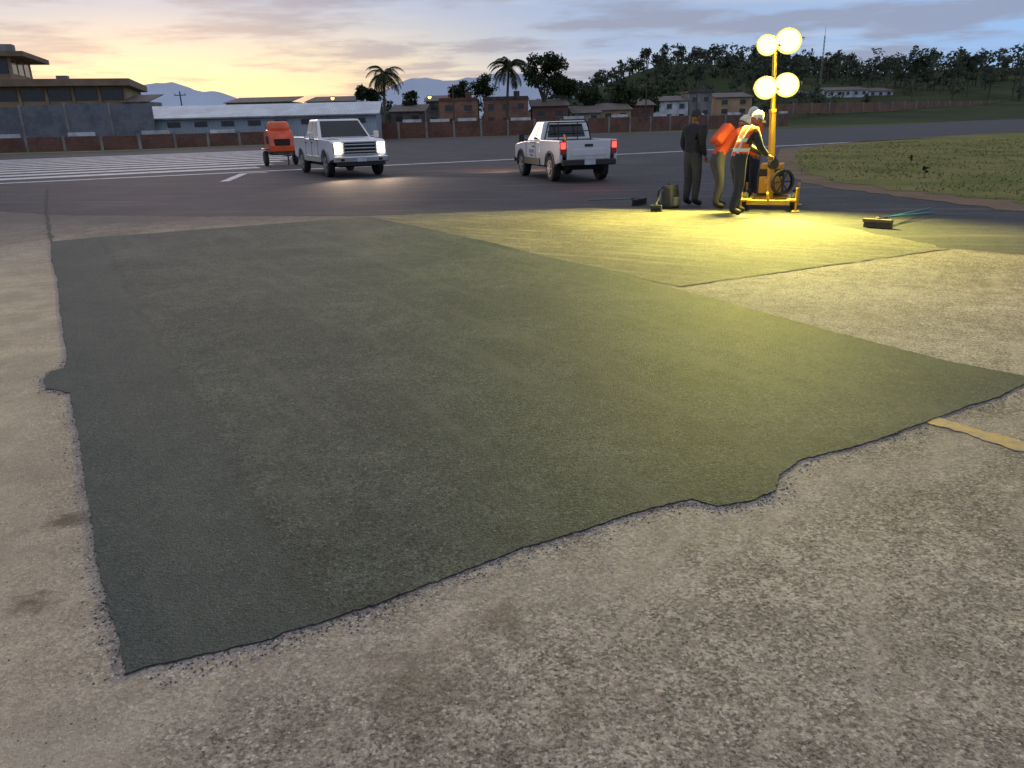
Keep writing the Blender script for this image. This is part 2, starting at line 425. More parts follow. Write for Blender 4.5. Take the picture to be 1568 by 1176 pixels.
T = empty('terminal_building', (-78.9, 114.9, 0), radians(18))
b = MB(); b.box((0, 9, 4.2), (46, 18, 8.4)); b.box((-6, 8, 11), (28, 12, 3.3)); b.build('walls', M_tan, T)
b = MB(); b.box((0, 8.2, 8.85), (48, 22, 1.0)); b.box((-5.5, 7.5, 12.85), (32, 16, .7)); b.box((-6, 7.5, 13.5), (18, 10, .6)); b.build('roof', M_roofr, T, .05)
b = MB()
for i in range(13): b.box((-21 + i * 3.5, -.02, 7.2), (2.9, .12, 1.5))
for i in range(7): b.box((-18 + i * 4, 1.98, 11.3), (3.3, .12, 1.9))
for i in range(3): b.box((8.02, 3.6 + i * 3.6, 11.3), (.12, 2.7, 1.9))
b.build('window', M_wind, T)
b = MB()
for i in range(14): b.box((-22.7 + i * 3.5, -.15, 4.2), (.35, .4, 8.4))
for i in range(8): b.box((-20 + i * 4, 1.85, 11), (.4, .4, 3.3))
b.build('pilaster', M_tan, T)
b = MB(); b.box((7, 6, 14), (2, 2, 1.2)); b.box((13, 10, 9.9), (1.6, 1.6, 1.2)); b.tube([(5, 6, 13.2), (5, 6, 16)], .04, 6); b.build('rooftop_equipment', M_conc, T)
house('utility_building', -56, -52.4, 118, 5, 6.0, M_conc, wins=1, roof='slope')
S = empty('metal_shed', (-31.5, 105, 0), radians(6))
w, dp = 29.5, 13
b = MB()
b.add([(-w / 2, -dp / 2, 0), (w / 2, -dp / 2, 0), (w / 2, -dp / 2, 3.3), (-w / 2, -dp / 2, 3.3), (w / 2, dp / 2, 0), (w / 2, dp / 2, 3.3), (w / 2, 0, 4.75), (-w / 2, dp / 2, 0), (-w / 2, dp / 2, 3.3), (-w / 2, 0, 4.75)],
      [(0, 1, 2, 3), (1, 4, 5, 6, 2), (4, 7, 8, 5), (7, 0, 3, 9, 8)]); b.build('walls', M_shedwall, S)
b = MB()
o = .5
for sg in (-1, 1):
    b.add([(-w / 2 - o, sg * (dp / 2 + o), 3.28), (w / 2 + o, sg * (dp / 2 + o), 3.28), (w / 2 + o, 0, 4.86), (-w / 2 - o, 0, 4.86),
           (-w / 2 - o, sg * (dp / 2 + o), 3.2), (w / 2 + o, sg * (dp / 2 + o), 3.2), (w / 2 + o, 0, 4.78), (-w / 2 - o, 0, 4.78)],
          [(0, 1, 2, 3), (4, 5, 6, 7), (0, 1, 5, 4), (1, 2, 6, 5), (3, 0, 4, 7)])
b.build('roof', M_shedroof, S)
b = MB()
for i in range(9): b.box((-w / 2 + 1.8 + i * 3.2, -dp / 2 - .04, 2.5), (1.5, .08, .6))
b.build('window', M_wind, S)
b = MB(); b.box((0, -dp / 2 - .5, 3.16), (w + 1.2, .14, .14)); b.build('gutter', M_conc, S)
house('brick_house', -52, -40, 150, 9, 6.6, M_conc, roof='slope', wins=4)
house('brick_house', -37, -28, 150, 9, 6.4, M_brick, roof='slope', wins=3)
house('brick_house', -26.5, -20.5, 128, 7, 4.4, M_conc, roof='slope', wins=2)
house('brick_house', -18.3, -13.0, 128, 7, 3.9, M_tin, roof='slope', wins=2)
house('brick_house', -10.4, -4.3, 127, 7, 5.2, M_brick2, wins=2, over=.1, Mr=M_brick)
house('brick_house', -14.7, -9.1, 150, 7, 6.0, M_tin, roof='slope', wins=2)
house('brick_house', -3.4, 3.8, 129, 8, 5.3, M_brick2, wins=3, over=.15)
house('brick_house', 4.4, 10.2, 129, 7, 4.2, M_brick, roof='slope', wins=2)
house('brick_house', 11.2, 15.6, 130, 7, 3.0, M_conc, roof='slope', wins=2)
house('brick_house', 16, 21, 133, 7, 3.4, M_tan, roof='slope', wins=2)
house('brick_house', 22, 28, 150, 7, 4.3, M_brick, roof='slope', wins=2)
house('white_house', 31, 39, 170, 8, 5.4, M_wwall, roof='slope', wins=3)
house('concrete_house', 39.6, 44.5, 172, 8, 7.0, M_conc, wins=2)
house('concrete_house', 47, 55, 178, 8, 5.0, M_tan, z0=1, roof='slope', wins=2)
house('white_house', 104, 117, 258, 8, 3.2, M_wwall, z0=6.0, roof='slope', wins=5)
house('white_house', 119, 127, 262, 8, 2.8, M_wwall, z0=6.0, roof='slope', wins=3)
house('white_house', 92, 99, 262, 8, 3.0, M_conc, z0=5.8, roof='slope', wins=3)
boundary('earth_retaining_wall', [(60, 178), (92, 196), (150, 238), (220, 290)], 2.2, brickmat('earth_block', (.20, .11, .07), (.16, .09, .06), (.18, .14, .1)), 6, -1, 2.2)

# ------------------------------------------------------------------ terrain
def sst(a, b, x):
    t = max(0, min(1, (x - a) / (b - a))); return t * t * (3 - 2 * t)
def hz(x, y):
    e = sst(0, 60, (y - 138) - max(0, (x - 60)) * .35) * sst(30, 80, x) * 2.4 + sst(190, 300, y) * sst(30, 90, x) * 4.5
    a = 17 * math.exp(-((x - 78) / 62) ** 2 - ((y - 400) / 85) ** 2)
    c = 11 * math.exp(-((x - 215) / 95) ** 2 - ((y - 370) / 80) ** 2)
    g = 3 * sst(200, 500, y) * sst(-100, 0, x)
    return e + a + c + g + noise.noise(Vector((x * .02, y * .02, 0))) * 1.2 * sst(150, 260, y) - .05
mb = MB(); nx, ny = 90, 60
xs = [-420 + 12 * i for i in range(nx)]; ys = [124 + 10 * j for j in range(ny)]
vs = [(x, y, hz(x, y) - (.6 if y < 134 else 0)) for y in ys for x in xs]
fs = [(j * nx + i, j * nx + i + 1, (j + 1) * nx + i + 1, (j + 1) * nx + i) for j in range(ny - 1) for i in range(nx - 1)]
mb.add(vs, fs); mb.build('hill', M_hill, smooth=True)
M_mtn = simple('hazy_mountain', (.40, .46, .58), 1.0, var=.08, vs=.002, spec=0)  # distance haze is mixed into this pale blue base colour
def mountains(name, Y, prof, base=-10):
    mb = MB(); pr = []
    for (x0, h0), (x1, h1) in zip(prof[:-1], prof[1:]):
        for k in range(12):
            t = k / 12; x = x0 + (x1 - x0) * t; t2 = t * t * (3 - 2 * t)
            h = h0 + (h1 - h0) * t2; pr.append((x, h + h * .07 * noise.fractal(Vector((x * .006, Y, 0)), 1, 2, 4)))
    n = len(pr); vs = []
    for fy, fh in ((-900, 0), (-420, .55), (0, 1.0), (500, .5), (900, 0)):
        for i, (x, h) in enumerate(pr):
            vs.append((x, Y + fy, base + (h - base) * fh * (1 + (.12 * noise.noise(Vector((x * .004, fy, 3))) if 0 < fh < 1 else 0))))
    mb.add(vs, [(r * n + i, r * n + i + 1, (r + 1) * n + i + 1, (r + 1) * n + i) for r in range(4) for i in range(n - 1)])
    return mb.build(name, M_mtn, smooth=True)
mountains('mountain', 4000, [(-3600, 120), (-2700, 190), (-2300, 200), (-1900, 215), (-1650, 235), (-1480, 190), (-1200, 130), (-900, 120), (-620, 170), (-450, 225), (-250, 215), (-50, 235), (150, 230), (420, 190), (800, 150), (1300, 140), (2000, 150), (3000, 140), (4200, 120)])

# ------------------------------------------------------------------ vegetation
def leafmat(name, d, l, sc=.8):
    N = NT(name); P = pos(N)
    f = mth(N, 'ADD', mth(N, 'MULTIPLY', noise_out(N, P, sc, 2), .55), mth(N, 'MULTIPLY', noise_out(N, P, sc * 7, 1), .45))
    N.l(ramp(N, f, [(.36, d), (.64, l)]), N.b.inputs['Base Color'])
    N.b.inputs['Roughness'].default_value = .8; N.b.inputs['Specular IOR Level'].default_value = .1
    return N.mat
M_leaf = leafmat('foliage', (.010, .017, .008), (.038, .052, .018))
M_leaf2 = leafmat('foliage_hazy', (.022, .034, .025), (.06, .075, .04), .25)  # lighter greens than the near foliage, with distance haze painted in
M_bark = simple('bark', (.08, .065, .05), .9, var=.3, vs=2)
M_palm = leafmat('palm_frond', (.010, .018, .009), (.032, .046, .018), 2)

def crown(mb, c, r, rz, n, ls, rnd, clumps=9, mi=0):
    cl = []
    for i in range(clumps):
        a = rnd.uniform(0, 2 * pi); rr = rnd.uniform(.2, .8); h = rnd.uniform(-.6, .85)
        cl.append((Vector((c[0] + r * rr * cos(a) * (1 - .35 * abs(h)), c[1] + r * rr * sin(a) * (1 - .35 * abs(h)), c[2] + rz * h)), r * rnd.uniform(.28, .5)))
    for i in range(n):
        cc, cr = cl[i % clumps]
        dv = Vector((rnd.gauss(0, 1), rnd.gauss(0, 1), rnd.gauss(0, 1))).normalized() * cr * rnd.uniform(.2, 1.1) ** .7
        p = cc + Vector((dv.x, dv.y, dv.z * .75))
        u = Vector((rnd.gauss(0, 1), rnd.gauss(0, 1), rnd.gauss(0, 1))).normalized(); w = u.orthogonal().normalized()
        s1 = ls * rnd.uniform(.6, 1.4); s2 = s1 * rnd.uniform(.4, .7)
        mb.add([p - u * s1, p - w * s2, p + u * s1, p + w * s2], [(0, 1, 2, 3)], mi)
    return cl
def tree(name, x, y, z0, H, r, n=1400, ls=.16, seed=0, mat=None, rzf=.75):
    rnd = random.Random(seed); e = empty(name, (x, y, z0))
    ls *= 1.45; n = int(n * 1.25)
    mb = MB(); rz = r * rzf; c = (0, 0, H - rz * .95)
    cl = crown(mb, c, r, rz, n, ls, rnd, 15)
    mb.build('crown', mat or M_leaf, e, recalc=False)
    t = MB(); t.tube([(0, 0, -.2), (.08, .05, H * .25), (0, .1, H * .55)], [r * .09, r * .07, r * .05], 8)
    for cc, _ in cl[:8]: t.tube([(0, .05, H * .38), tuple((cc + Vector((0, .1, H * .5))) / 2), tuple(cc)], [r * .04, r * .028, r * .01], 5)
    t.build('trunk', M_bark, e)
def palm(name, x, y, H, R, seed):
    rnd = random.Random(seed); e = empty(name, (x, y, 0))
    t = MB(); pts = []
    for i in range(9):
        q = i / 8; pts.append((.5 * q * q, 0, H * q))
    t.tube(pts, [.26 - .1 * i / 8 for i in range(9)], 8); t.build('trunk', M_bark, e)
    f = MB(); cx = Vector(pts[-1])
    for k in range(30):
        a = 2 * pi * k / 30 + rnd.uniform(-.15, .15); el = rnd.uniform(-.5, 1.35); L = R * rnd.uniform(.9, 1.15)
        di = Vector((cos(a), sin(a), 0)); sd = Vector((-sin(a), cos(a), 0)); p = cx.copy(); ang = el
        for s in range(13):
            step = L / 13; st = di * cos(ang) + Vector((0, 0, sin(ang))); q = p + st * step
            wd = .62 * sin(pi * min(1, (s + 1.8) / 15)) * R / 3
            f.add([p + sd * .035, p - sd * .035, q - sd * .03, q + sd * .03], [(0, 1, 2, 3)])
            for sg in (-1, 1):
                for h in (0, .5):
                    o = p.lerp(q, h)
                    tip = o + sd * sg * wd + st * wd * .5 + Vector((0, 0, -wd * .6 + rnd.uniform(-.06, .06)))
                    f.add([o, o + st * step * .5, tip], [(0, 1, 2)])
            p = q; ang -= .12 + .05 * max(0, el)
    f.build('fronds', M_palm, e, recalc=False)
palm('palm_tree', -18.9, 125, 9.3, 3.7, 1)
palm('palm_tree', .3, 126, 9.8, 4.0, 2)
palm('palm_tree', -24.5, 150, 7.2, 2.4, 5)
palm('palm_tree', 118, 232, 15.5, 4.2, 6)
palm('palm_tree', 150, 262, 17.5, 4.2, 8)
tree('broadleaf_tree', 6.6, 134, 0, 12.0, 3.7, 2800, .17, 11)
tree('broadleaf_tree', 9.6, 137, 0, 9.8, 2.9, 1800, .17, 12)
tree('broadleaf_tree', -3.4, 132, 0, 9.0, 2.3, 1300, .15, 13)
tree('broadleaf_tree', -7.6, 138, 0, 8.4, 2.2, 1300, .15, 14)
tree('broadleaf_tree', -21.6, 130, 0, 7.4, 1.6, 900, .14, 15)
tree('broadleaf_tree', -23.6, 133, 0, 8.0, 1.5, 900, .14, 16)
tree('broadleaf_tree', 21.5, 141, 0, 7.6, 2.8, 1300, .17, 17)
tree('broadleaf_tree', 15.0, 140, 0, 7.2, 2.6, 1200, .17, 18)
tree('broadleaf_tree', 29.0, 160, 0, 7.4, 3.2, 1300, .2, 19)
tree('broadleaf_tree', -15.8, 135, 0, 7.0, 1.8, 900, .14, 20)

rnd = random.Random(5)
mb = MB(); tk = MB()
def mass(x, y, H, r, n, ls):
    z = hz(x, y)
    crown(mb, (x, y, z + H - r * .8), r, r * .85, n, ls, rnd, 7)
    tk.tube([(x, y, z - .5), (x, y, z + H * .7)], [.3, .12], 5)
for i in range(230):
    x = rnd.uniform(24, 150); y = rnd.uniform(300, 440)
    mass(x, y, rnd.uniform(5, 9.5), rnd.uniform(2.8, 4.8), 80, .7)
for i in range(240):
    x = rnd.uniform(110, 330); y = rnd.uniform(270, 400)
    mass(x, y, rnd.uniform(5, 11.5), rnd.uniform(2.8, 5.2), 80, .7)
for i in range(70):
    x = rnd.uniform(26, 95); y = rnd.uniform(185, 290)
    mass(x, y, rnd.uniform(4, 6.5), rnd.uniform(2, 3.5), 100, .46)
for i in range(75):
    x = rnd.uniform(128, 260); y = rnd.uniform(225, 290) + (x - 128) * .3
    mass(x, y, rnd.uniform(5, 11), rnd.uniform(2.4, 4.4), 110, .5)
for i in range(80):
    x = rnd.uniform(-75, 40); y = rnd.uniform(175, 300)
    mass(x, y, rnd.uniform(4, 8), rnd.uniform(2, 3.4), 90, .42)
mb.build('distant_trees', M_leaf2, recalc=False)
tk.build('distant_tree_trunks', M_bark)

gb = MB(); rnd = random.Random(9)
def inlawn(x, y):
    pts = [(15.4, 41.0), (60, 73), (60, 3), (12.5, 3), (10.6, 9), (9.7, 12.67), (9.1, 15.36), (8.6, 17.39), (8.3, 19.65), (9.2, 24.2), (12.2, 33.0)]
    c = False; j = len(pts) - 1
    for i in range(len(pts)):
        if (pts[i][1] > y) != (pts[j][1] > y) and x < (pts[j][0] - pts[i][0]) * (y - pts[i][1]) / (pts[j][1] - pts[i][1]) + pts[i][0]: c = not c
        j = i
    return c
k = 0
while k < 22000:
    y = 11 + 36 * rnd.random() ** 1.3; x = rnd.uniform(8, 10 + y * .75)
    if not inlawn(x, y) or noise.noise(Vector((x * .5, y * .5, 2))) < rnd.uniform(-.5, .4): k += 1; continue
    h = rnd.uniform(.03, .09); a = rnd.uniform(0, pi); w = .012 + .0006 * y
    dx, dy = cos(a) * w, sin(a) * w
    gb.add([(x - dx, y - dy, .01), (x + dx, y + dy, .01), (x + rnd.uniform(-.05, .05), y + rnd.uniform(-.05, .05), h)], [(0, 1, 2)]); k += 1
gb.build('grass_blades', leafmat('grass_blade', (.10, .13, .035), (.26, .24, .09), 1.0), recalc=False)
for i, (x, y, s) in enumerate(((10.9, 20.2, .16), (13.5, 26.0, .16))):
    e = empty('weed_plant', (x, y, 0)); m = MB(); crown(m, (0, 0, s), s * .5, s, 120, .03, random.Random(i), 5); m.build('leaves', M_leaf, e, recalc=False)
    m = MB(); m.tube([(0, 0, 0), (.02, 0, s * 1.4)], .01, 5); m.build('stem', M_bark, e)

R0 = empty('radio_mast', (95.3, 243, 5))
m = MB()
for dx, dy in ((0, .35), (-.3, -.2), (.3, -.2)): m.tube([(dx, dy, 0), (dx * .4, dy * .4, 19)], .07, 5)
for i in range(18):
    z = i * 1.05; s = 1 - .6 * z / 19
    m.tube([(-.3 * s, -.2 * s, z), (.3 * s, -.2 * s, z + 1)], .035, 4); m.tube([(.3 * s, -.2 * s, z), (0, .35 * s, z + 1)], .035, 4)
m.tube([(0, 0, 19), (0, 0, 21.5)], .05, 5); m.build('lattice', M_conc, R0)
for (x, y, H) in ((-26.6, 121, 6.1), (-12.3, 124, 6.0)):
    L = empty('street_lamp', (x, y, 0)); m = MB(); m.tube([(0, 0, 0), (0, 0, H - .3), (.5, 0, H)], [.09, .06, .04], 8); m.build('pole', M_conc, L)
    m = MB(); m.box((.75, 0, H), (.6, .3, .14)); m.build('housing', M_conc, L)
    m = MB(); m.lathe_y([(-.12, .02), (-.08, .2), (0, .26), (.08, .2), (.12, .02)], (.75, 0, H - .18), 12); m.build('lamp', M_wlamp, L)
for (x, y, H) in ((36, 150, 8.5), (24, 136, 7.5), (-8, 125, 7.6), (-45, 112, 7)):
    L = empty('utility_pole', (x, y, 0)); m = MB(); m.tube([(0, 0, 0), (0, 0, H)], [.13, .09], 8); m.box((0, 0, H - .5), (1.6, .1, .12)); m.build('pole', M_bark, L)
    m = MB()
    for q in (-.7, 0, .7): m.tube([(q, 0, H - .44), (q, 0, H - .25)], .05, 6)
    m.build('insulator', M_conc, L)

# ------------------------------------------------------------------ vehicles
def paint(name, c):
    N = NT(name); P = pos(N, obj=True); s = N.n('ShaderNodeSeparateXYZ'); N.l(P, s.inputs[0])
    dirt = mth(N, 'MULTIPLY', mrange(N, s.outputs[2], .95, .35), mrange(N, noise_out(N, P, 4, 3, .7), .3, .65))
    N.l(mixc(N, mth(N, 'MULTIPLY', dirt, .7), c, (.12, .10, .085)), N.b.inputs['Base Color'])
    N.b.inputs['Roughness'].default_value = .28; N.b.inputs['Coat Weight'].default_value = .6; N.b.inputs['Coat Roughness'].default_value = .08
    return N.mat
M_white = paint('white_paint', (.60, .61, .64)); M_silver = paint('lower_trim_paint', (.30, .27, .24))
M_glass = simple('car_glass', (.015, .018, .02), .06, var=.1)
M_tyre = simple('tyre_rubber', (.018, .018, .018), .85, var=.2)
M_rim = simple('alloy_rim', (.45, .45, .46), .35, .8, var=.1)
M_chrome = simple('chrome', (.6, .6, .62), .18, 1.0, var=.05)
M_blackp = simple('black_plastic', (.02, .02, .021), .6)
M_under = simple('underbody', (.012, .012, .012), .9)
M_head = emis('headlight_lens', (1, .86, .6), 14)
M_red = emis('tail_light_on', (1, .03, .02), 6)
M_redoff = simple('tail_light_lens', (.35, .02, .015), .2)
M_amber = simple('indicator_lens', (.6, .2, .03), .25)
M_plate = simple('licence_plate', (.45, .47, .5), .5)
M_blue = simple('door_emblem', (.03, .09, .25), .5)

def arc(cx, r, zc, z0, n=10):
    a0 = math.asin(max(-1, min(1, (z0 - zc) / r)))
    return [(cx + r * cos(a0 + (pi - 2 * a0) * i / n), zc + r * sin(a0 + (pi - 2 * a0) * i / n)) for i in range(n + 1)]
def bil(a, b, c, d, u, v):
    return (a.lerp(b, u)).lerp(d.lerp(c, u), v)
def pane(mb, q, u0, u1, v0, v1, off=.008, mi=0):
    a, b, c, d = [Vector(p) for p in q]
    n = (b - a).cross(d - a).normalized()
    P = [bil(a, b, c, d, *uv) for uv in ((u0, v0), (u1, v0), (u1, v1), (u0, v1))]
    vs = [p + n * off for p in P] + [p - n * .01 for p in P]
    mb.add(vs, [(0, 1, 2, 3), (0, 1, 5, 4), (1, 2, 6, 5), (2, 3, 7, 6), (3, 0, 4, 7)], mi)

def pickup(name, loc, yaw, p):
    E = empty(name, (loc[0], loc[1], .004), yaw)
    L, W, H = p['L'], p['W'], p['H']; xf, xr = p['xf'], p['xr']; R = p['R']; sill = p['sill']; belt = p['belt']; rail = p['rail']
    hw = W / 2; xe = L / 2; cb = p['cab_back']; cf = p['cowl']; ra = R * 1.2
    prof = [(cb, sill), (cb, belt), (cf, belt), (cf + .1, belt), (xe - .35, p['nose']), (xe - .1, p['nose'] - .06), (xe - .03, p['nose'] - .2), (xe - .03, sill + .12), (xf + ra * 1.02 + .02, sill + .05)] + arc(xf, ra, R, sill)
    m = MB(); m.extrude_y(prof, -hw, hw)
    o = m.build('cab_and_front_body', M_white, E)
    bm = bmesh.new(); bm.from_mesh(o.data)
    bmesh.ops.triangulate(bm, faces=[f for f in bm.faces if len(f.verts) > 4])
    for v in bm.verts:
        if v.co.x > cf: v.co.y *= 1 - .07 * ((v.co.x - cf) / (xe - cf)) ** 2
    bm.to_mesh(o.data); bm.free()
    bv = o.modifiers.new('bevel', 'BEVEL'); bv.width = .035; bv.segments = 3; bv.limit_method = 'ANGLE'; bv.angle_limit = radians(40)
    m = MB(); zz = belt + .012
    m.add([(cf + .1, -hw * .62, zz), (xe - .4, -hw * .55, p['nose'] + .01), (xe - .4, hw * .55, p['nose'] + .01), (cf + .1, hw * .62, zz),
           (cf + .16, -hw * .56, zz + .035), (xe - .5, -hw * .49, p['nose'] + .05), (xe - .5, hw * .49, p['nose'] + .05), (cf + .16, hw * .56, zz + .035)],
          [(4, 5, 6, 7), (0, 1, 5, 4), (1, 2, 6, 5), (2, 3, 7, 6), (3, 0, 4, 7)]); m.build('hood', M_white, E, .012)
    m = MB(); bs = [(-xe + .04, sill + .12), (-xe + .04, rail), (cb - .03, rail), (cb - .03, sill), ] + arc(xr, ra, R, sill) + [(xr - ra - .02, sill + .06)]
    m.extrude_y(bs, hw - .09, hw - .005); m.extrude_y(bs, -hw + .005, -hw + .09)
    o = m.build('bed_side', M_white, E)
    bm = bmesh.new(); bm.from_mesh(o.data); bmesh.ops.triangulate(bm, faces=[f for f in bm.faces if len(f.verts) > 4]); bm.to_mesh(o.data); bm.free()
    bv = o.modifiers.new('bevel', 'BEVEL'); bv.width = .02; bv.segments = 2; bv.limit_method = 'ANGLE'; bv.angle_limit = radians(40)
    m = MB(); m.box(((-xe + cb) / 2, 0, .72), (cb + xe - .1, W - .2, .06)); m.box((cb - .06, 0, (.75 + rail) / 2), (.05, W - .2, rail - .75))
    for s in (-1, 1): m.box((xr, s * (hw - .22), .83), (ra * 1.8, .22, .18))
    m.build('bed_floor', M_blackp, E, .01)
    m = MB(); m.box((-xe + .06, 0, (rail + .62) / 2 - .01), (.07, W - .42, rail - .62)); m.build('tailgate', M_white, E, .015)
    m = MB(); m.box((-xe + .02, 0, rail - .14), (.03, .24, .07)); m.build('tailgate_handle', M_blackp, E, .005)
    m = MB(); m.box((-xe + .02, 0, (rail + .6) / 2 - .06), (.015, W - .7, .17)); m.build('tailgate_panel', M_white, E, .006)
    wb, wt = hw * .955, hw * .76; g0, g1 = belt - .02, H
    bB = [Vector((cb, -wb, g0)), Vector((cf, -wb, g0)), Vector((cf, wb, g0)), Vector((cb, wb, g0))]
    tB = [Vector((p['roof_back'], -wt, g1)), Vector((p['roof_front'], -wt, g1)), Vector((p['roof_front'], wt, g1)), Vector((p['roof_back'], wt, g1))]
    m = MB(); m.add(bB + tB, [(3, 2, 1, 0), (4, 5, 6, 7), (0, 1, 5, 4), (1, 2, 6, 5), (2, 3, 7, 6), (3, 0, 4, 7)]); m.build('cab_roof', M_white, E, .05)
    gl = MB()
    pane(gl, (bB[1], bB[2], tB[2], tB[1]), .05, .95, .08, .9)
    pane(gl, (bB[3], bB[0], tB[0], tB[3]), .12, .88, .22, .85)
    sp = p['split']
    for q, rv in (((bB[0], bB[1], tB[1], tB[0]), False), ((bB[2], bB[3], tB[3], tB[2]), True)):
        u = [(.05, sp - .02), (sp + .025, .90)]
        for (a, b) in u:
            if rv: a, b = 1 - b, 1 - a
            pane(gl, q, a, b, .14, .88)
    gl.build('window_glass', M_glass, E)
    for nm, x in (('front', xf), ('rear', xr)):
        for s in (-1, 1):
            y = s * (hw - .13)
            t = MB(); t.lathe_y([(-.12, R * .62), (-.12, R * .9), (-.1, R * .98), (-.05, R), (.05, R), (.1, R * .98), (.12, R * .9), (.12, R * .62)], (x, y, R), 28); t.build('tyre_' + nm, M_tyre, E)
            r = MB(); r.lathe_y([(s * .08, R * .62), (s * .125, R * .64), (s * .125, R * .56), (s * .07, R * .52)], (x, y, R), 24)
            r.lathe_y([(s * .06, .07), (s * .12, .07), (s * .125, .04)], (x, y, R), 12)
            for k in range(6):
                a = k * pi / 3; Mx = Matrix.Rotation(a, 3, 'Y')
                r.box(Vector((x, y + s * .123, R)) + Mx @ Vector((R * .32, 0, 0)), (R * .5, .03, .055), 0, M=Mx)
            r.build('rim_' + nm, M_rim, E)
            f = MB(); ap = arc(x, ra + .005, R, sill, 14); ap2 = arc(x, ra + .06, R, sill, 14)
            n = len(ap); vs = [(a[0], s * (hw + .015), a[1]) for a in ap] + [(a[0], s * (hw + .015), a[1]) for a in ap2] + [(a[0], s * (hw - .03), a[1]) for a in ap] + [(a[0], s * (hw - .03), a[1]) for a in ap2]
            fs = []
            for i in range(n - 1): fs += [(i, i + 1, n + i + 1, n + i), (i, i + 1, 2 * n + i + 1, 2 * n + i), (n + i, n + i + 1, 3 * n + i + 1, 3 * n + i)]
            f.add(vs, fs); f.build('wheel_arch_' + nm, p['trim'], E)
    m = MB(); m.box((0, 0, .5), (L - .5, W - .62, .34)); m.tube([(xf, -hw + .2, R), (xf, hw - .2, R)], .05, 8); m.tube([(xr, -hw + .2, R), (xr, hw - .2, R)], .07, 8)
    m.tube([(-xe + .35, -.45, .33), (-xe + .05, -.5, .33)], .035, 8); m.build('chassis', M_under, E)
    m = MB()
    for s in (-1, 1): m.box(((cb + xf - ra) / 2 - .02, s * (hw + .004), sill + .09), (xf - ra - cb - .02, .02, .2))
    m.build('rocker_trim', p['trim'], E, .006)
    m = MB(); ds = p['doors']
    for s in (-1, 1):
        for x in ds: m.box((x, s * (hw + .001), (sill + belt) / 2 + .06), (.014, .012, belt - sill - .16))
        m.box(((ds[0] + ds[-1]) / 2, s * (hw + .001), belt - .035), (ds[-1] - ds[0], .012, .014))
    m.build('door_seam', M_under, E)
    m = MB()
    for s in (-1, 1):
        for x in ds[:-1]: m.box((x + .16, s * (hw + .02), belt - .14), (.17, .03, .035))
    m.build('door_handle', M_blackp, E, .006)
    m = MB()
    for s in (-1, 1):
        m.box((cf - .2, s * (hw + .07), belt + .04), (.05, .16, .04)); m.box((cf - .18, s * (hw + .18), belt + .1), (.1, .17, .24))
    m.build('wing_mirror', p['mirror'], E, .025)
    nz = p['nose']; gh = p['gh']; gc = nz - .08 - gh / 2
    m = MB(); m.box((xe - .02, 0, gc), (.05, W * .56, gh)); m.build('grille', M_under, E, .01)
    m = MB()
    for k in range(3): m.box((xe + .015, 0, gc - gh * .3 + k * gh * .3), (.03, W * .53, gh * .1))
    for s in (-1, 1): m.box((xe + .012, s * W * .28, gc), (.04, .045, gh + .05))
    m.box((xe + .012, 0, gc + gh / 2 + .01), (.04, W * .6, .045)); m.box((xe + .012, 0, gc - gh / 2 - .01), (.04, W * .6, .04)); m.build('grille_bar', M_chrome, E, .006)
    m = MB()
    for s in (-1, 1): m.box((xe - .03, s * (hw * .93 - .175), gc + .01), (.08, .22, gh * .9))
    m.build('headlight', M_head if p['lights'] == 'front' else M_chrome, E, .02)
    m = MB()
    for s in (-1, 1): m.box((xe - .06, s * (hw * .93 - .032), gc + .01), (.1, .055, gh * .85))
    m.build('indicator', M_amber, E, .01)
    m = MB(); m.box((xe + .05, 0, sill + .1), (.16, W * .94, .2)); m.build('front_bumper', M_chrome if p['lights'] == 'front' else M_blackp, E, .035)
    m = MB(); m.box((xe + .02, 0, sill - .05), (.12, W * .84, .12)); m.build('front_valance', M_blackp, E, .02)
    m = MB(); m.box((xe + .14, 0, sill + .1), (.012, .32, .15)); m.box((-xe - .085, .0, sill + .13), (.012, .32, .14)); m.build('licence_plate', M_plate, E)
    m = MB()
    for s in (-1, 1): m.box((xe + .12, s * W * .33, sill + .09), (.03, .13, .08))
    m.build('fog_lamp', M_under, E, .01)
    m = MB(); m.box((-xe - .0, 0, sill + .12), (.15, W * .92, .16)); m.build('rear_bumper', p['rbump'], E, .025)
    m = MB()
    for s in (-1, 1): m.box((-xe + .05, s * (hw - .105), rail - .2), (.07, .16, .34))
    m.build('tail_light_lens', M_redoff, E, .015)
    m = MB()
    for s in (-1, 1): m.box((-xe + .012, s * (hw - .105), rail - .14), (.02, .13, .16))
    m.build('tail_light', M_red if p['lights'] == 'rear' else M_redoff, E, .01)
    return E

t1 = dict(L=5.9, W=2.0, H=1.92, xf=1.95, xr=-1.75, R=.41, sill=.49, belt=1.27, rail=1.32, cab_back=-.98, cowl=1.25, nose=1.22, roof_back=-.85, roof_front=.42, split=.47, gh=.38,
          doors=(-.85, .12, 1.1), trim=M_silver, mirror=M_white, lights='front', rbump=M_chrome)
P1 = pickup('pickup_truck', (-6.27, 29.43), atan2(-.895, .445), t1)
t2 = dict(L=4.9, W=1.7, H=1.64, xf=1.5, xr=-1.5, R=.36, sill=.42, belt=1.08, rail=1.13, cab_back=-.55, cowl=.95, nose=1.0, roof_back=-.42, roof_front=.35, split=.42, gh=.24,
          doors=(-.1, .88), trim=M_blackp, mirror=M_blackp, lights='rear', rbump=M_blackp)
P2 = pickup('pickup_truck', (1.68, 24.05), atan2(.968, -.252), t2)
m = MB()
for s in (-1, 1): m.tube([(-.66, s * .72, 1.12), (-.66, s * .6, 1.6)], .022, 6); m.tube([(-.66, s * .3, 1.12), (-.66, s * .3, 1.6)], .016, 6)
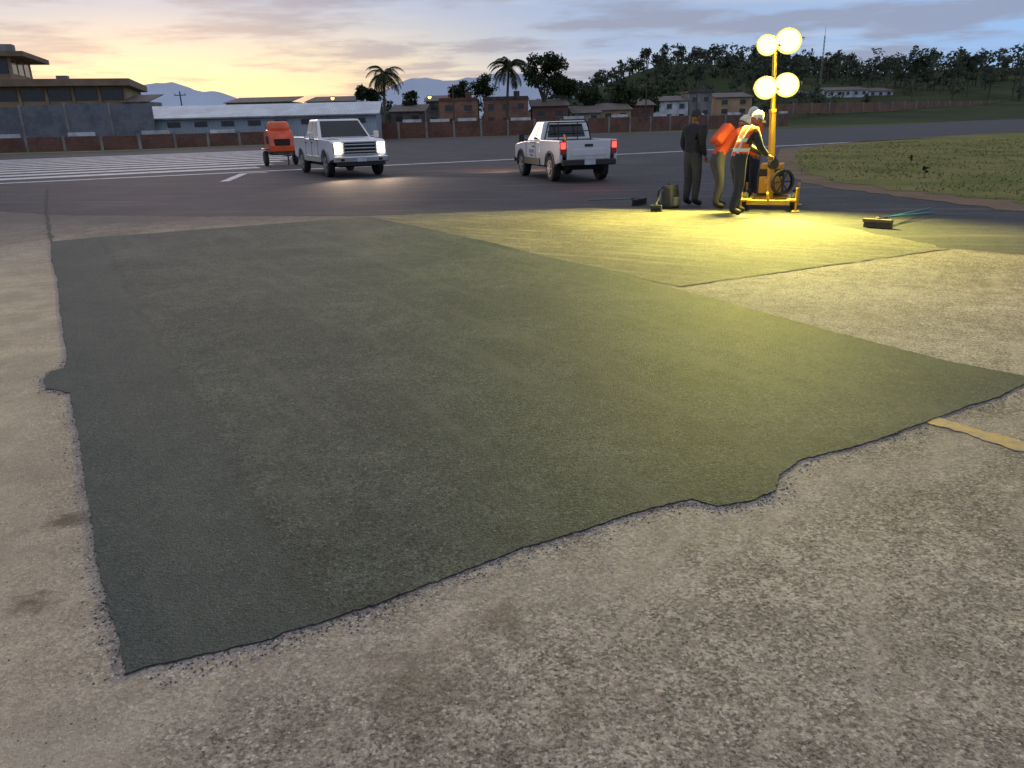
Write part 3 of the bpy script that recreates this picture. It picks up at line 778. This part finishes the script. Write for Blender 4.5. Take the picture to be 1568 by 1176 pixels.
m.tube([(-.66, -.6, 1.6), (-.66, .6, 1.6)], .022, 6); m.tube([(-.66, -.66, 1.35), (-.66, .66, 1.35)], .016, 6); m.build('cab_guard', M_blackp, P2)
m = MB()
for s in (-1, 1): m.box((.3, s * .858, .8), (.42, .012, .1)); m.box((.3, s * .858, .68), (.3, .012, .06))
m.build('door_emblem', M_blue, P2)
m = MB(); m.box((-1.7, .1, .95), (.7, .8, .35), 0, .2); m.box((-1.1, -.35, .9), (.4, .5, .3)); m.build('tool_load', M_blackp, P2, .04)
m = MB(); m.tube([(-2.0, .5, 1.0), (-1.2, .3, 1.25), (-.9, .1, 1.1)], .03, 6); m.build('hose_load', M_amber, P2)

def spot(name, loc, target, power, color, size, blend=.5, rad=.05, parent=None):
    L = bpy.data.lights.new(name, 'SPOT'); L.energy = power; L.color = color; L.spot_size = radians(size); L.spot_blend = blend; L.shadow_soft_size = rad
    o = bpy.data.objects.new(name, L); d = Vector(target) - Vector(loc)
    o.location = loc; o.rotation_euler = d.to_track_quat('-Z', 'Y').to_euler(); link(o, parent); return o
for s in (-.74, .74):
    spot('headlight_beam', (3.1, s, .95), (8.5, s * 1.3, 0), 300, (1, .70, .48), 85, .8, .08, P1)
    spot('headlight_beam', (2.62, s * .8, .75), (7.5, s * 1.1 + 1.6, .1), 700, (1, .50, .20), 80, .8, .08, P2)
spot('tail_glow', (-2.55, 0, .9), (-4, 0, 0), 14, (1, .05, .03), 130, .8, .3, P2)

M_org = simple('orange_enamel', (.50, .07, .02), .4, var=.3, vs=2, coat=.3)
C = empty('towed_compressor', (-10.7, 37.4, .004), atan2(-.895, .445))
m = MB(); prof = [(-.8, .62), (-.85, 1.2), (-.7, 1.5), (-.1, 1.62), (.35, 1.6), (.62, 1.3), (.75, .9), (.72, .62)]
m.extrude_y(prof, -.55, .55); m.build('engine_hood', M_org, C, .05)
m = MB(); m.lathe_y([(-.5, .05), (-.47, .22), (-.4, .3), (.4, .3), (.47, .22), (.5, .05)], (.1, 0, 1.68), 20); m.build('fuel_drum', M_org, C)
m = MB(); m.tube([(-.4, .3, 1.5), (-.4, .3, 1.95), (-.3, .3, 2.0)], .04, 8); m.build('exhaust_pipe', M_blackp, C)
m = MB(); m.box((0, 0, .55), (1.9, .9, .12)); m.tube([(.9, .35, .55), (1.9, 0, .5), (2.3, 0, .5)], .045, 6); m.tube([(.9, -.35, .55), (1.9, 0, .5)], .045, 6); m.tube([(1.7, 0, .5), (1.7, 0, .05)], .035, 6); m.build('tow_frame', M_blackp, C)
m = MB()
for s in (-1, 1): m.lathe_y([(-.09, .2), (-.09, .3), (-.06, .34), (.06, .34), (.09, .3), (.09, .2)], (-.1, s * .68, .34), 22)
m.build('tyre', M_tyre, C)
m = MB()
for s in (-1, 1): m.box((-.1, s * .68, .76), (.9, .24, .05)); m.box((-.9, s * .55, .75), (.05, .16, .12))
m.build('mudguard', M_org, C, .02)
m = MB()
for s in (-1, 1): m.box((.05, s * .556, 1.15), (.7, .012, .35))
m.box((.72, 0, 1.05), (.06, .7, .3)); m.build('vent_grille', M_under, C)

# ------------------------------------------------------------------ light tower
M_yel = simple('safety_yellow_paint', (.60, .33, .02), .45, var=.2, vs=3, coat=.2)
M_lens = emis('floodlight_lens', (1, .98, .56), 1.6)
M_halo = emis('floodlight_halo', (1, .88, .20), 1.2)  # glow added to the rim in place of the yellow halo round each lens
LT = empty('light_tower', (4.86, 14.2, .004), radians(68))
m = MB()
for s in (-1, 1): m.box((0, s * .33, .16), (1.2, .07, .09))
for x in (-.58, 0, .58): m.box((x, 0, .16), (.07, .59, .085))
for x, s in ((-.55, -1), (.55, -1), (-.55, 1), (.55, 1)):
    m.tube([(x, s * .33, .2), (x, s * .47, .2)], .03, 6); m.tube([(x, s * .47, .42), (x, s * .47, .02)], .022, 6); m.box((x, s * .47, .012), (.14, .14, .022))
m.tube([(-.62, 0, .2), (-.95, 0, .35)], .025, 6); m.build('base_frame', M_yel, LT, .008)
m = MB()
for x in (-.3, .4):
    for s in (-1, 1): m.lathe_y([(-.05, .08), (-.05, .13), (-.03, .155), (.03, .155), (.05, .13), (.05, .08)], (x, s * .42, .157), 18)
m.build('tyre', M_tyre, LT)
m = MB(); m.box((.25, .02, .46), (.5, .46, .46)); m.build('generator', M_blackp, LT, .04)
m = MB(); m.box((.25, .02, .74), (.44, .4, .1)); m.box((-.02, .02, .42), (.04, .4, .3)); m.build('fuel_tank', M_yel, LT, .03)
MM = empty('mast', (-.15, .0, .2)); MM.parent = LT; MM.rotation_euler = (0, radians(-3.2), radians(-56))
m = MB(); m.box((0, 0, .75), (.085, .085, 1.5)); m.box((0, 0, 1.85), (.06, .06, 1.4)); m.box((0, 0, 1.5), (.1, .1, .06)); m.box((0, 0, .3), (.15, .15, .08)); m.build('mast_section', M_yel, MM, .006)
m = MB(); m.box((0, 0, 1.86), (.56, .045, .045)); m.box((0, 0, 2.56), (.56, .045, .045)); m.tube([(.08, .03, .2), (.09, .04, 1.0), (.06, .04, 1.8)], .01, 5)
m.build('crossbar', M_yel, MM, .005)
m = MB(); m.lathe_y([(-.04, .05), (-.04, .09), (.04, .09), (.04, .05)], (0, -.08, .6), 16); m.tube([(0, -.12, .6), (.0, -.14, .75)], .012, 5); m.build('winch', M_blackp, MM)
m = MB(); m.lathe_y([(-.03, .18), (-.03, .22), (.03, .22), (.03, .18)], (.14, -.17, .28), 24, caps=False)
for k in range(6):
    a = k * pi / 3; m.tube([(.14, -.17, .28), (.14 + .19 * cos(a), -.17, .28 + .19 * sin(a))], .012, 5)
m.build('hose_reel', M_blackp, MM)
fdir = Vector((-.48, -.80, -.34)).normalized()
for i, (x, z) in enumerate(((-.2, 1.9), (.2, 1.92), (-.19, 2.58), (.2, 2.62))):
    H = empty('floodlight_%d' % (i + 1), (x, -.09, z)); H.parent = MM
    H.rotation_euler = (Matrix.Rotation(-radians(12), 3, 'Z') @ fdir).to_track_quat('-Y', 'Z').to_euler()
    rr = (.20, .215, .18, .22)[i]
    m = MB(); m.lathe_y([(.16, .05), (.13, .1), (.05, rr * .85), (-.02, rr - .004), (-.036, rr - .004)], (0, 0, 0), 28, caps=False); m.build('reflector_housing', M_blackp, H)
    m = MB(); m.lathe_y([(-.036, rr - .004), (-.04, rr), (-.03, rr * .93), (-.02, rr * .86)], (0, 0, 0), 28, caps=False); m.build('halo_rim', M_halo, H)
    m = MB(); m.lathe_y([(-.02, rr * .86), (-.045, rr * .6), (-.06, rr * .3), (-.064, .01)], (0, 0, 0), 28); m.build('lens', M_lens, H)
    m = MB(); m.tube([(-rr - .02, 0, -.02), (-rr - .02, .06, 0), (0, .12, 0), (rr + .02, .06, 0), (rr + .02, 0, -.02)], .01, 5); m.build('yoke', M_yel, H)
    spot('flood_beam', (0, -.14, 0), (0, -2, 0), 1250, (1, .90, .17), 152, .5, .12, H)

# ------------------------------------------------------------------ people
M_skin = simple('skin', (.19, .10, .06), .6, var=.1)
M_eye = simple('eye', (.02, .015, .01), .3); M_lips = simple('lips', (.14, .05, .04), .6)
M_darkcl = simple('dark_jacket', (.018, .019, .024), .9, bmp=.4, bs=25)
M_grey = simple('grey_trousers', (.05, .05, .055), .9, bmp=.5, bs=20)
M_denim = simple('dark_trousers', (.022, .024, .034), .9, bmp=.5, bs=20)
M_blksh = simple('work_boots', (.018, .014, .012), .7)
M_helm = simple('white_cap', (.62, .6, .52), .4)
M_capd = simple('dark_cap', (.02, .02, .025), .8)
def vestmat(name, c):
    N = NT(name); P = pos(N, obj=True); s = N.n('ShaderNodeSeparateXYZ'); N.l(P, s.inputs[0])
    f = None
    for z0 in (1.08, 1.24):
        d = mth(N, 'LESS_THAN', mth(N, 'ABSOLUTE', mth(N, 'SUBTRACT', s.outputs[2], z0)), .028)
        f = d if f is None else mth(N, 'MAXIMUM', f, d)
    for y0 in (-.1, .1):
        d = mth(N, 'LESS_THAN', mth(N, 'ABSOLUTE', mth(N, 'SUBTRACT', s.outputs[1], y0)), .022); f = mth(N, 'MAXIMUM', f, d)
    base = ramp(N, noise_out(N, P, 12, 3), [(.3, [x * .6 for x in c]), (.7, c)])
    N.l(mixc(N, f, base, (.6, .6, .52)), N.b.inputs['Base Color']); N.b.inputs['Roughness'].default_value = .8
    bump(N, noise_out(N, P, 18, 2), .6, .02)
    return N.mat
M_vest = vestmat('hi_vis_orange', (.75, .12, .02))
M_orcl = simple('orange_fabric', (.62, .075, .02), .85, bmp=.5, bs=20)

def skin_mesh(pts, edges, rad, sub=2, root=0):
    me = bpy.data.meshes.new('sk'); me.from_pydata(pts, edges, []); o = bpy.data.objects.new('sk', me); col.objects.link(o)
    md = o.modifiers.new('skin', 'SKIN'); md.use_smooth_shade = True
    for i, r in enumerate(rad):
        sv = me.skin_vertices[0].data[i]; sv.radius = r if isinstance(r, tuple) else (r, r); sv.use_root = (i == root)
    s = o.modifiers.new('sub', 'SUBSURF'); s.levels = sub; s.render_levels = sub
    bpy.context.view_layer.update()
    dg = bpy.context.evaluated_depsgraph_get()
    out = bpy.data.meshes.new_from_object(o.evaluated_get(dg)); bpy.data.objects.remove(o); return out

def person(name, loc, yaw, J, top, legs, hat, hatkind='cap', sleeve=None, look=0.0, nod=0.0):
    E = empty(name, (loc[0], loc[1], .006), yaw)
    names = ['pelvis', 'waist', 'chest', 'neck', 'headb', 'shL', 'elL', 'wrL', 'shR', 'elR', 'wrR', 'hiL', 'knL', 'anL', 'toL', 'hiR', 'knR', 'anR', 'toR']
    rad = [(.155, .13), (.15, .125), (.175, .13), (.07, .07), .055, .09, .062, .042, .09, .062, .042, .118, .088, .068, .046, .118, .088, .068, .046]
    ed = [(0, 1), (1, 2), (2, 3), (3, 4), (2, 5), (5, 6), (6, 7), (2, 8), (8, 9), (9, 10), (0, 11), (11, 12), (12, 13), (13, 14), (0, 15), (15, 16), (16, 17), (17, 18)]
    pts = []
    head = Vector(J['head'])
    for n in names:
        if n == 'headb': pts.append(tuple(Vector(J['neck']).lerp(head, .55)))
        else: pts.append(tuple(J[n]))
    me = skin_mesh(pts, ed, rad)
    mats = [top, sleeve or top, legs, M_blksh, M_skin]
    lab = [0, 0, 0, 4, 0, 1, 1, 0, 1, 1, 2, 2, 2, 3, 2, 2, 2, 3]
    me.materials.clear()
    for q in mats: me.materials.append(q)
    P = [Vector(q) for q in pts]
    for f in me.polygons:
        c = f.center; best = 9; bl = 0
        for (a, b), l in zip(ed, lab):
            ab = P[b] - P[a]; t = max(0, min(1, (c - P[a]).dot(ab) / ab.length_squared)); dd = (c - P[a] - ab * t).length
            if dd < best: best = dd; bl = l
        if c.z < .13: bl = 3
        f.material_index = bl; f.use_smooth = True
    zmin = min(v.co.z for v in me.vertices)
    for v in me.vertices:                       # soles flat on the ground
        if v.co.z < .03: v.co.z = max(0.0, v.co.z) if zmin < 0 else v.co.z - zmin * (1 - v.co.z / .03)
    o = bpy.data.objects.new('body', me); link(o, E)
    fwd = Matrix.Rotation(look, 3, 'Z') @ Matrix.Rotation(nod, 3, 'Y')
    H = empty('head', tuple(head)); H.parent = E; H.rotation_euler = fwd.to_euler()
    bm = bmesh.new(); bmesh.ops.create_icosphere(bm, subdivisions=3, radius=1)
    for v in bm.verts:
        x, y, z = v.co; ch = 1 - .22 * max(0, -z) ** 1.2
        v.co = Vector((x * .098 * (1 if z > -.2 else 1.02), y * .076 * ch, z * .118))
    hm = bpy.data.meshes.new('skull'); bm.to_mesh(hm); bm.free(); hm.materials.append(M_skin)
    for f in hm.polygons: f.use_smooth = True
    link(bpy.data.objects.new('skull', hm), H)
    m = MB(); m.add([(.09, -.014, -.03), (.09, .014, -.03), (.12, 0, -.028), (.092, 0, .02)], [(0, 1, 2), (0, 2, 3), (1, 3, 2), (0, 3, 1)]); m.build('nose', M_skin, H)
    m = MB(); m.tube([(.085, -.025, -.055), (.096, 0, -.057), (.085, .025, -.055)], .006, 5); m.build('mouth', M_lips, H)
    m = MB()
    for s in (-1, 1): m.lathe_y([(-.008, .008), (-.004, .026), (.004, .026), (.008, .008)], (-.005, s * .078, -.008), 10)
    m.build('ears', M_skin, H)
    m = MB()
    for s in (-1, 1): m.box((.09, s * .03, .008), (.012, .022, .01))
    m.build('eyes', M_eye, H)
    bm = bmesh.new(); bmesh.ops.create_icosphere(bm, subdivisions=3, radius=1)
    for v in list(bm.verts):
        if v.co.z < -.02 - (.45 if v.co.x < -.1 and hatkind != 'helmet' else 0): bm.verts.remove(v)
    k = 1.2 if hatkind == 'helmet' else 1.08
    for v in bm.verts: v.co = Vector((v.co.x * .1 * k, v.co.y * .08 * k, v.co.z * .12 * k + .012))
    cm = bpy.data.meshes.new('hat'); bm.to_mesh(cm); bm.free(); cm.materials.append(hat)
    for f in cm.polygons: f.use_smooth = True
    link(bpy.data.objects.new('helmet' if hatkind == 'helmet' else 'cap', cm), H)
    m = MB(); br = [(.085 + .09 * cos(a), .085 * sin(a)) for a in [(-pi / 2 + pi * i / 8) for i in range(9)]]
    vs = [(x, y, .03) for x, y in br] + [(x, y, .022) for x, y in br]; n = 9
    m.add(vs, [tuple(range(n)), tuple(range(2 * n - 1, n - 1, -1))] + [(i, i + 1, n + i + 1, n + i) for i in range(n - 1)]); m.build('brim', hat, H)
    for s, sd in (('L', 1), ('R', -1)):
        w = Vector(J['wr' + s]); e = Vector(J['el' + s]); dr = (w - e).normalized()
        side = Vector((0, sd, 0)).cross(dr).normalized(); nrm2 = dr.cross(side)
        pp = [w, w + dr * .045, w + dr * .085]; rr = [.026, (.036, .018), (.034, .015)]; ee = [(0, 1), (1, 2)]
        for i in range(4):
            off = side * (-.027 + .018 * i); l = (.07, .08, .075, .058)[i]
            a = len(pp); pp += [w + dr * .09 + off, w + dr * (.09 + l * .5) + off + nrm2 * -.012 * sd, w + dr * (.09 + l * .85) + off + nrm2 * -.04 * sd]; rr += [.0095, .009, .0075]
            ee += [(2, a), (a, a + 1), (a + 1, a + 2)]
        a = len(pp); pp += [w + dr * .035 - side * .04, w + dr * .075 - side * .058 - nrm2 * .015 * sd]; rr += [.012, .009]; ee += [(1, a), (a, a + 1)]
        hmme = skin_mesh([tuple(q) for q in pp], ee, rr, 1)
        hmme.materials.clear(); hmme.materials.append(M_skin)
        link(bpy.data.objects.new('hand_' + ('left' if s == 'L' else 'right'), hmme), E)
    return E

stand = dict(pelvis=(0, 0, .95), waist=(0, 0, 1.12), chest=(0, 0, 1.34), neck=(0.01, 0, 1.5), head=(.03, 0, 1.645), shL=(0, .19, 1.42), elL=(-.03, .25, 1.13), wrL=(.12, .2, .93), shR=(0, -.19, 1.42), elR=(-.03, -.25, 1.13), wrR=(.12, -.2, .93),
             hiL=(0, .1, .88), knL=(.03, .11, .49), anL=(-.01, .12, .085), toL=(.17, .14, .045), hiR=(0, -.1, .88), knR=(.02, -.11, .49), anR=(-.03, -.12, .085), toR=(.15, -.14, .045))
bent = dict(pelvis=(-.12, 0, .93), waist=(-.02, 0, 1.08), chest=(.16, 0, 1.26), neck=(.29, 0, 1.39), head=(.38, 0, 1.50), shL=(.2, .19, 1.34), elL=(.36, .23, 1.09), wrL=(.56, .13, .96), shR=(.2, -.19, 1.34), elR=(.36, -.23, 1.09), wrR=(.56, -.13, .96),
            hiL=(-.1, .1, .87), knL=(.03, .13, .48), anL=(.0, .14, .085), toL=(.18, .15, .045), hiR=(-.12, -.1, .87), knR=(-.06, -.13, .48), anR=(-.14, -.14, .085), toR=(.04, -.16, .045))
lean = dict(pelvis=(-.05, 0, .93), waist=(0, 0, 1.1), chest=(.11, 0, 1.3), neck=(.18, 0, 1.45), head=(.25, 0, 1.575), shL=(.13, .19, 1.37), elL=(.27, .25, 1.12), wrL=(.48, .14, 1.0), shR=(.13, -.19, 1.37), elR=(.22, -.25, 1.1), wrR=(.44, -.12, .98),
            hiL=(-.04, .1, .87), knL=(.06, .12, .48), anL=(.05, .14, .085), toL=(.23, .15, .045), hiR=(-.06, -.1, .87), knR=(-.05, -.12, .48), anR=(-.18, -.13, .085), toR=(.0, -.15, .045))
person('standing_man', (3.58, 15.0), radians(35), stand, M_darkcl, M_grey, M_capd, 'cap', nod=.15)
W2 = person('bending_worker', (3.98, 14.4), radians(5), bent, M_orcl, M_grey, M_helm, 'helmet', sleeve=M_orcl, nod=.5)
m = MB(); m.box((-.03, 0, 1.32), (.17, .34, .42), 0, M=Matrix.Rotation(radians(42), 3, 'Y')); m.build('rucksack', M_orcl, W2, .06)
m = MB()
for s in (-1, 1): m.tube([(.03, s * .12, 1.42), (.22, s * .13, 1.43), (.26, s * .13, 1.25), (.08, s * .13, 1.1)], .018, 6)
m.build('rucksack_strap', M_blackp, W2)
person('hi_vis_worker', (4.02, 13.4), radians(12), lean, M_vest, M_denim, M_helm, 'cap', sleeve=M_darkcl, nod=.55)
back = dict(stand); back.update(elL=(.1, .25, 1.2), wrL=(.34, .2, 1.3), elR=(.1, -.25, 1.15), wrR=(.33, -.18, 1.1))
person('hi_vis_worker', (4.85, 15.4), radians(200), back, M_vest, M_denim, M_helm, 'helmet', sleeve=M_orcl, nod=.2)

# ------------------------------------------------------------------ things on the ground
M_bag = simple('bag_fabric', (.05, .05, .05), .9, bmp=.5, bs=30); M_teal = simple('teal_handle', (.03, .16, .15), .5)
M_brist = simple('bristles', (.13, .10, .055), .9, bmp=1, bs=60); M_wood = simple('brush_block', (.17, .12, .06), .7)
B = empty('backpack', (3.12, 14.7, .006), radians(-40))
bm = bmesh.new(); bmesh.ops.create_cube(bm, size=1); bmesh.ops.subdivide_edges(bm, edges=bm.edges, cuts=5, use_grid_fill=True)
for v in bm.verts:
    x, y, z = v.co; n = Vector((x, y, z)); k = 1 - .22 * max(0, (n.length - .5)) * 2
    v.co = Vector((x * .26 * k * (1 - .35 * (z + .5)), y * .36 * k, (z + .5) * .42))
me = bpy.data.meshes.new('bag'); bm.to_mesh(me); bm.free(); me.materials.append(M_bag)
for f in me.polygons: f.use_smooth = True
link(bpy.data.objects.new('bag_body', me), B)
m = MB(); m.box((.13, 0, .12), (.07, .24, .17)); m.build('front_pocket', simple('bag_pocket', (.16, .16, .12), .9), B, .03)
m = MB()
for s in (-1, 1): m.tube([(-.1, s * .1, .4), (-.2, s * .12, .3), (-.19, s * .13, .12), (-.12, s * .12, .04)], .018, 6)
m.tube([(-.05, -.04, .41), (-.06, 0, .46), (-.05, .04, .41)], .01, 6); m.build('strap', M_blackp, B)
def brush(name, hx, hy, ex, ey, mhead, mh, hl=.5, ez=.3):
    a = atan2(ey - hy, ex - hx); e = empty(name, (hx, hy, .006), a)
    L = math.hypot(ex - hx, ey - hy)
    m = MB(); m.box((0, 0, .1), (.09, hl, .05)); m.build('block', M_wood if mhead is M_brist else M_blackp, e, .012)
    m = MB()
    for i in range(int(hl / .025)):
        for j in (-.025, 0, .025): m.tube([(j, -hl / 2 + .0125 + i * .025, .08), (j * 1.4 + random.uniform(-.008, .008), -hl / 2 + .0125 + i * .025, .0)], [.01, .012], 5)
    m.build('bristles', mhead, e)
    m = MB(); m.tube([(0, 0, .12), (L, 0, ez)], .014, 8)
    m.build('handle', mh, e)
    m = MB(); m.tube([(0, 0, .12), (L * .15, 0, .12 + (ez - .12) * .15)], .021, 8); m.build('socket', M_blackp, e)
brush('push_broom', 5.5, 11.3, 7.25, 13.1, M_brist, M_teal, .42, .05)
brush('push_broom', 5.62, 11.5, 7.0, 12.5, M_brist, M_teal, .1, .05)
brush('asphalt_squeegee', 2.65, 15.4, 1.7, 16.2, M_blackp, M_teal, .45, .04)
brush('hand_broom', 2.72, 14.05, 2.95, 14.7, M_blackp, M_blackp, .22, .3)

# ------------------------------------------------------------------ camera
cam = bpy.data.cameras.new('camera'); co = bpy.data.objects.new('camera', cam); link(co)
cam.sensor_width = 36; cam.lens = 36 * 1150 / 1568; cam.clip_start = .05; cam.clip_end = 12000
Rm = Matrix.Rotation(pi / 2 - radians(19.1), 4, 'X') @ Matrix.Rotation(radians(-1.5), 4, 'Z')
co.matrix_world = Matrix.Translation((0, 0, 1.6)) @ Rm
scene.camera = co

# ------------------------------------------------------------------ sky
w = bpy.data.worlds.new('World'); scene.world = w; w.use_nodes = True
class WN(NT):
    def __init__(s): s.t = w.node_tree
N = WN()
bg = w.node_tree.nodes['Background']
tc = N.n('ShaderNodeTexCoord').outputs['Generated']
sx = N.n('ShaderNodeSeparateXYZ'); N.l(tc, sx.inputs[0])
X, Y, Z = sx.outputs
az = radians(-24)
sky = N.n('ShaderNodeTexSky', sky_type='NISHITA'); sky.sun_disc = False; sky.sun_elevation = radians(4); sky.sun_rotation = az
base = ramp(N, mth(N, 'MAXIMUM', Z, 0.0), [(0, (.42, .50, .65)), (.08, (.37, .48, .70)), (.18, (.33, .43, .67)), (.5, (.60, .64, .76)), (1, (.76, .78, .84))])
base = mixc(N, mth(N, 'MULTIPLY', mrange(N, X, .15, .6), mrange(N, Z, .3, .1)), base, (.30, .50, .84))
dt = N.n('ShaderNodeVectorMath', operation='DOT_PRODUCT'); N.l(tc, dt.inputs[0]); dt.inputs[1].default_value = (sin(az), cos(az), 0)
glow = mth(N, 'MULTIPLY', mrange(N, dt.outputs['Value'], .84, .998), mrange(N, Z, .17, .02))
base = mixc(N, mth(N, 'MULTIPLY', glow, 1.0), base, (1.0, .80, .46))
zz = mth(N, 'ADD', mth(N, 'MAXIMUM', Z, 0.0), .07)
cv = N.n('ShaderNodeCombineXYZ'); N.l(mth(N, 'DIVIDE', X, zz), cv.inputs[0]); N.l(mth(N, 'DIVIDE', Y, zz), cv.inputs[1])
mp = N.n('ShaderNodeMapping'); mp.inputs['Scale'].default_value = (.75, .8, 1); mp.inputs['Location'].default_value = (3.3, 1.2, 0); N.l(cv.outputs[0], mp.inputs[0])
cl = noise_out(N, mp.outputs[0], 1.0, 6, .58)
cm_ = mrange(N, cl, .46, .60)
ccol = mixc(N, glow, (.27, .30, .43), (.44, .38, .40))
c = mixc(N, mth(N, 'MULTIPLY', cm_, .8), base, ccol)
mp2 = N.n('ShaderNodeMapping'); mp2.inputs['Scale'].default_value = (.35, 1.0, 1); mp2.inputs['Location'].default_value = (9, 4, 0); N.l(cv.outputs[0], mp2.inputs[0])
vcol = mixc(N, glow, (.52, .57, .70), (1.0, .84, .58))
c = mixc(N, mth(N, 'MULTIPLY', mrange(N, noise_out(N, mp2.outputs[0], 1.0, 5, .6), .5, .68), .6), c, vcol)
add = N.n('ShaderNodeVectorMath', operation='SCALE'); N.l(sky.outputs[0], add.inputs[0]); add.inputs['Scale'].default_value = .012
tot = mixc(N, 1.0, c, add.outputs[0], 'ADD')
N.l(tot, bg.inputs[0]); bg.inputs[1].default_value = 1.0

sl = bpy.data.lights.new('sun', 'SUN'); sl.energy = .35; sl.angle = radians(14); sl.color = (1, .70, .60)
so = bpy.data.objects.new('sun', sl); so.rotation_euler = (-Vector((sin(az) * cos(radians(9)), cos(az) * cos(radians(9)), sin(radians(9))))).to_track_quat('-Z', 'Y').to_euler(); link(so)
scene.view_settings.view_transform = 'Standard'; scene.view_settings.look = 'None'; scene.view_settings.exposure = 0
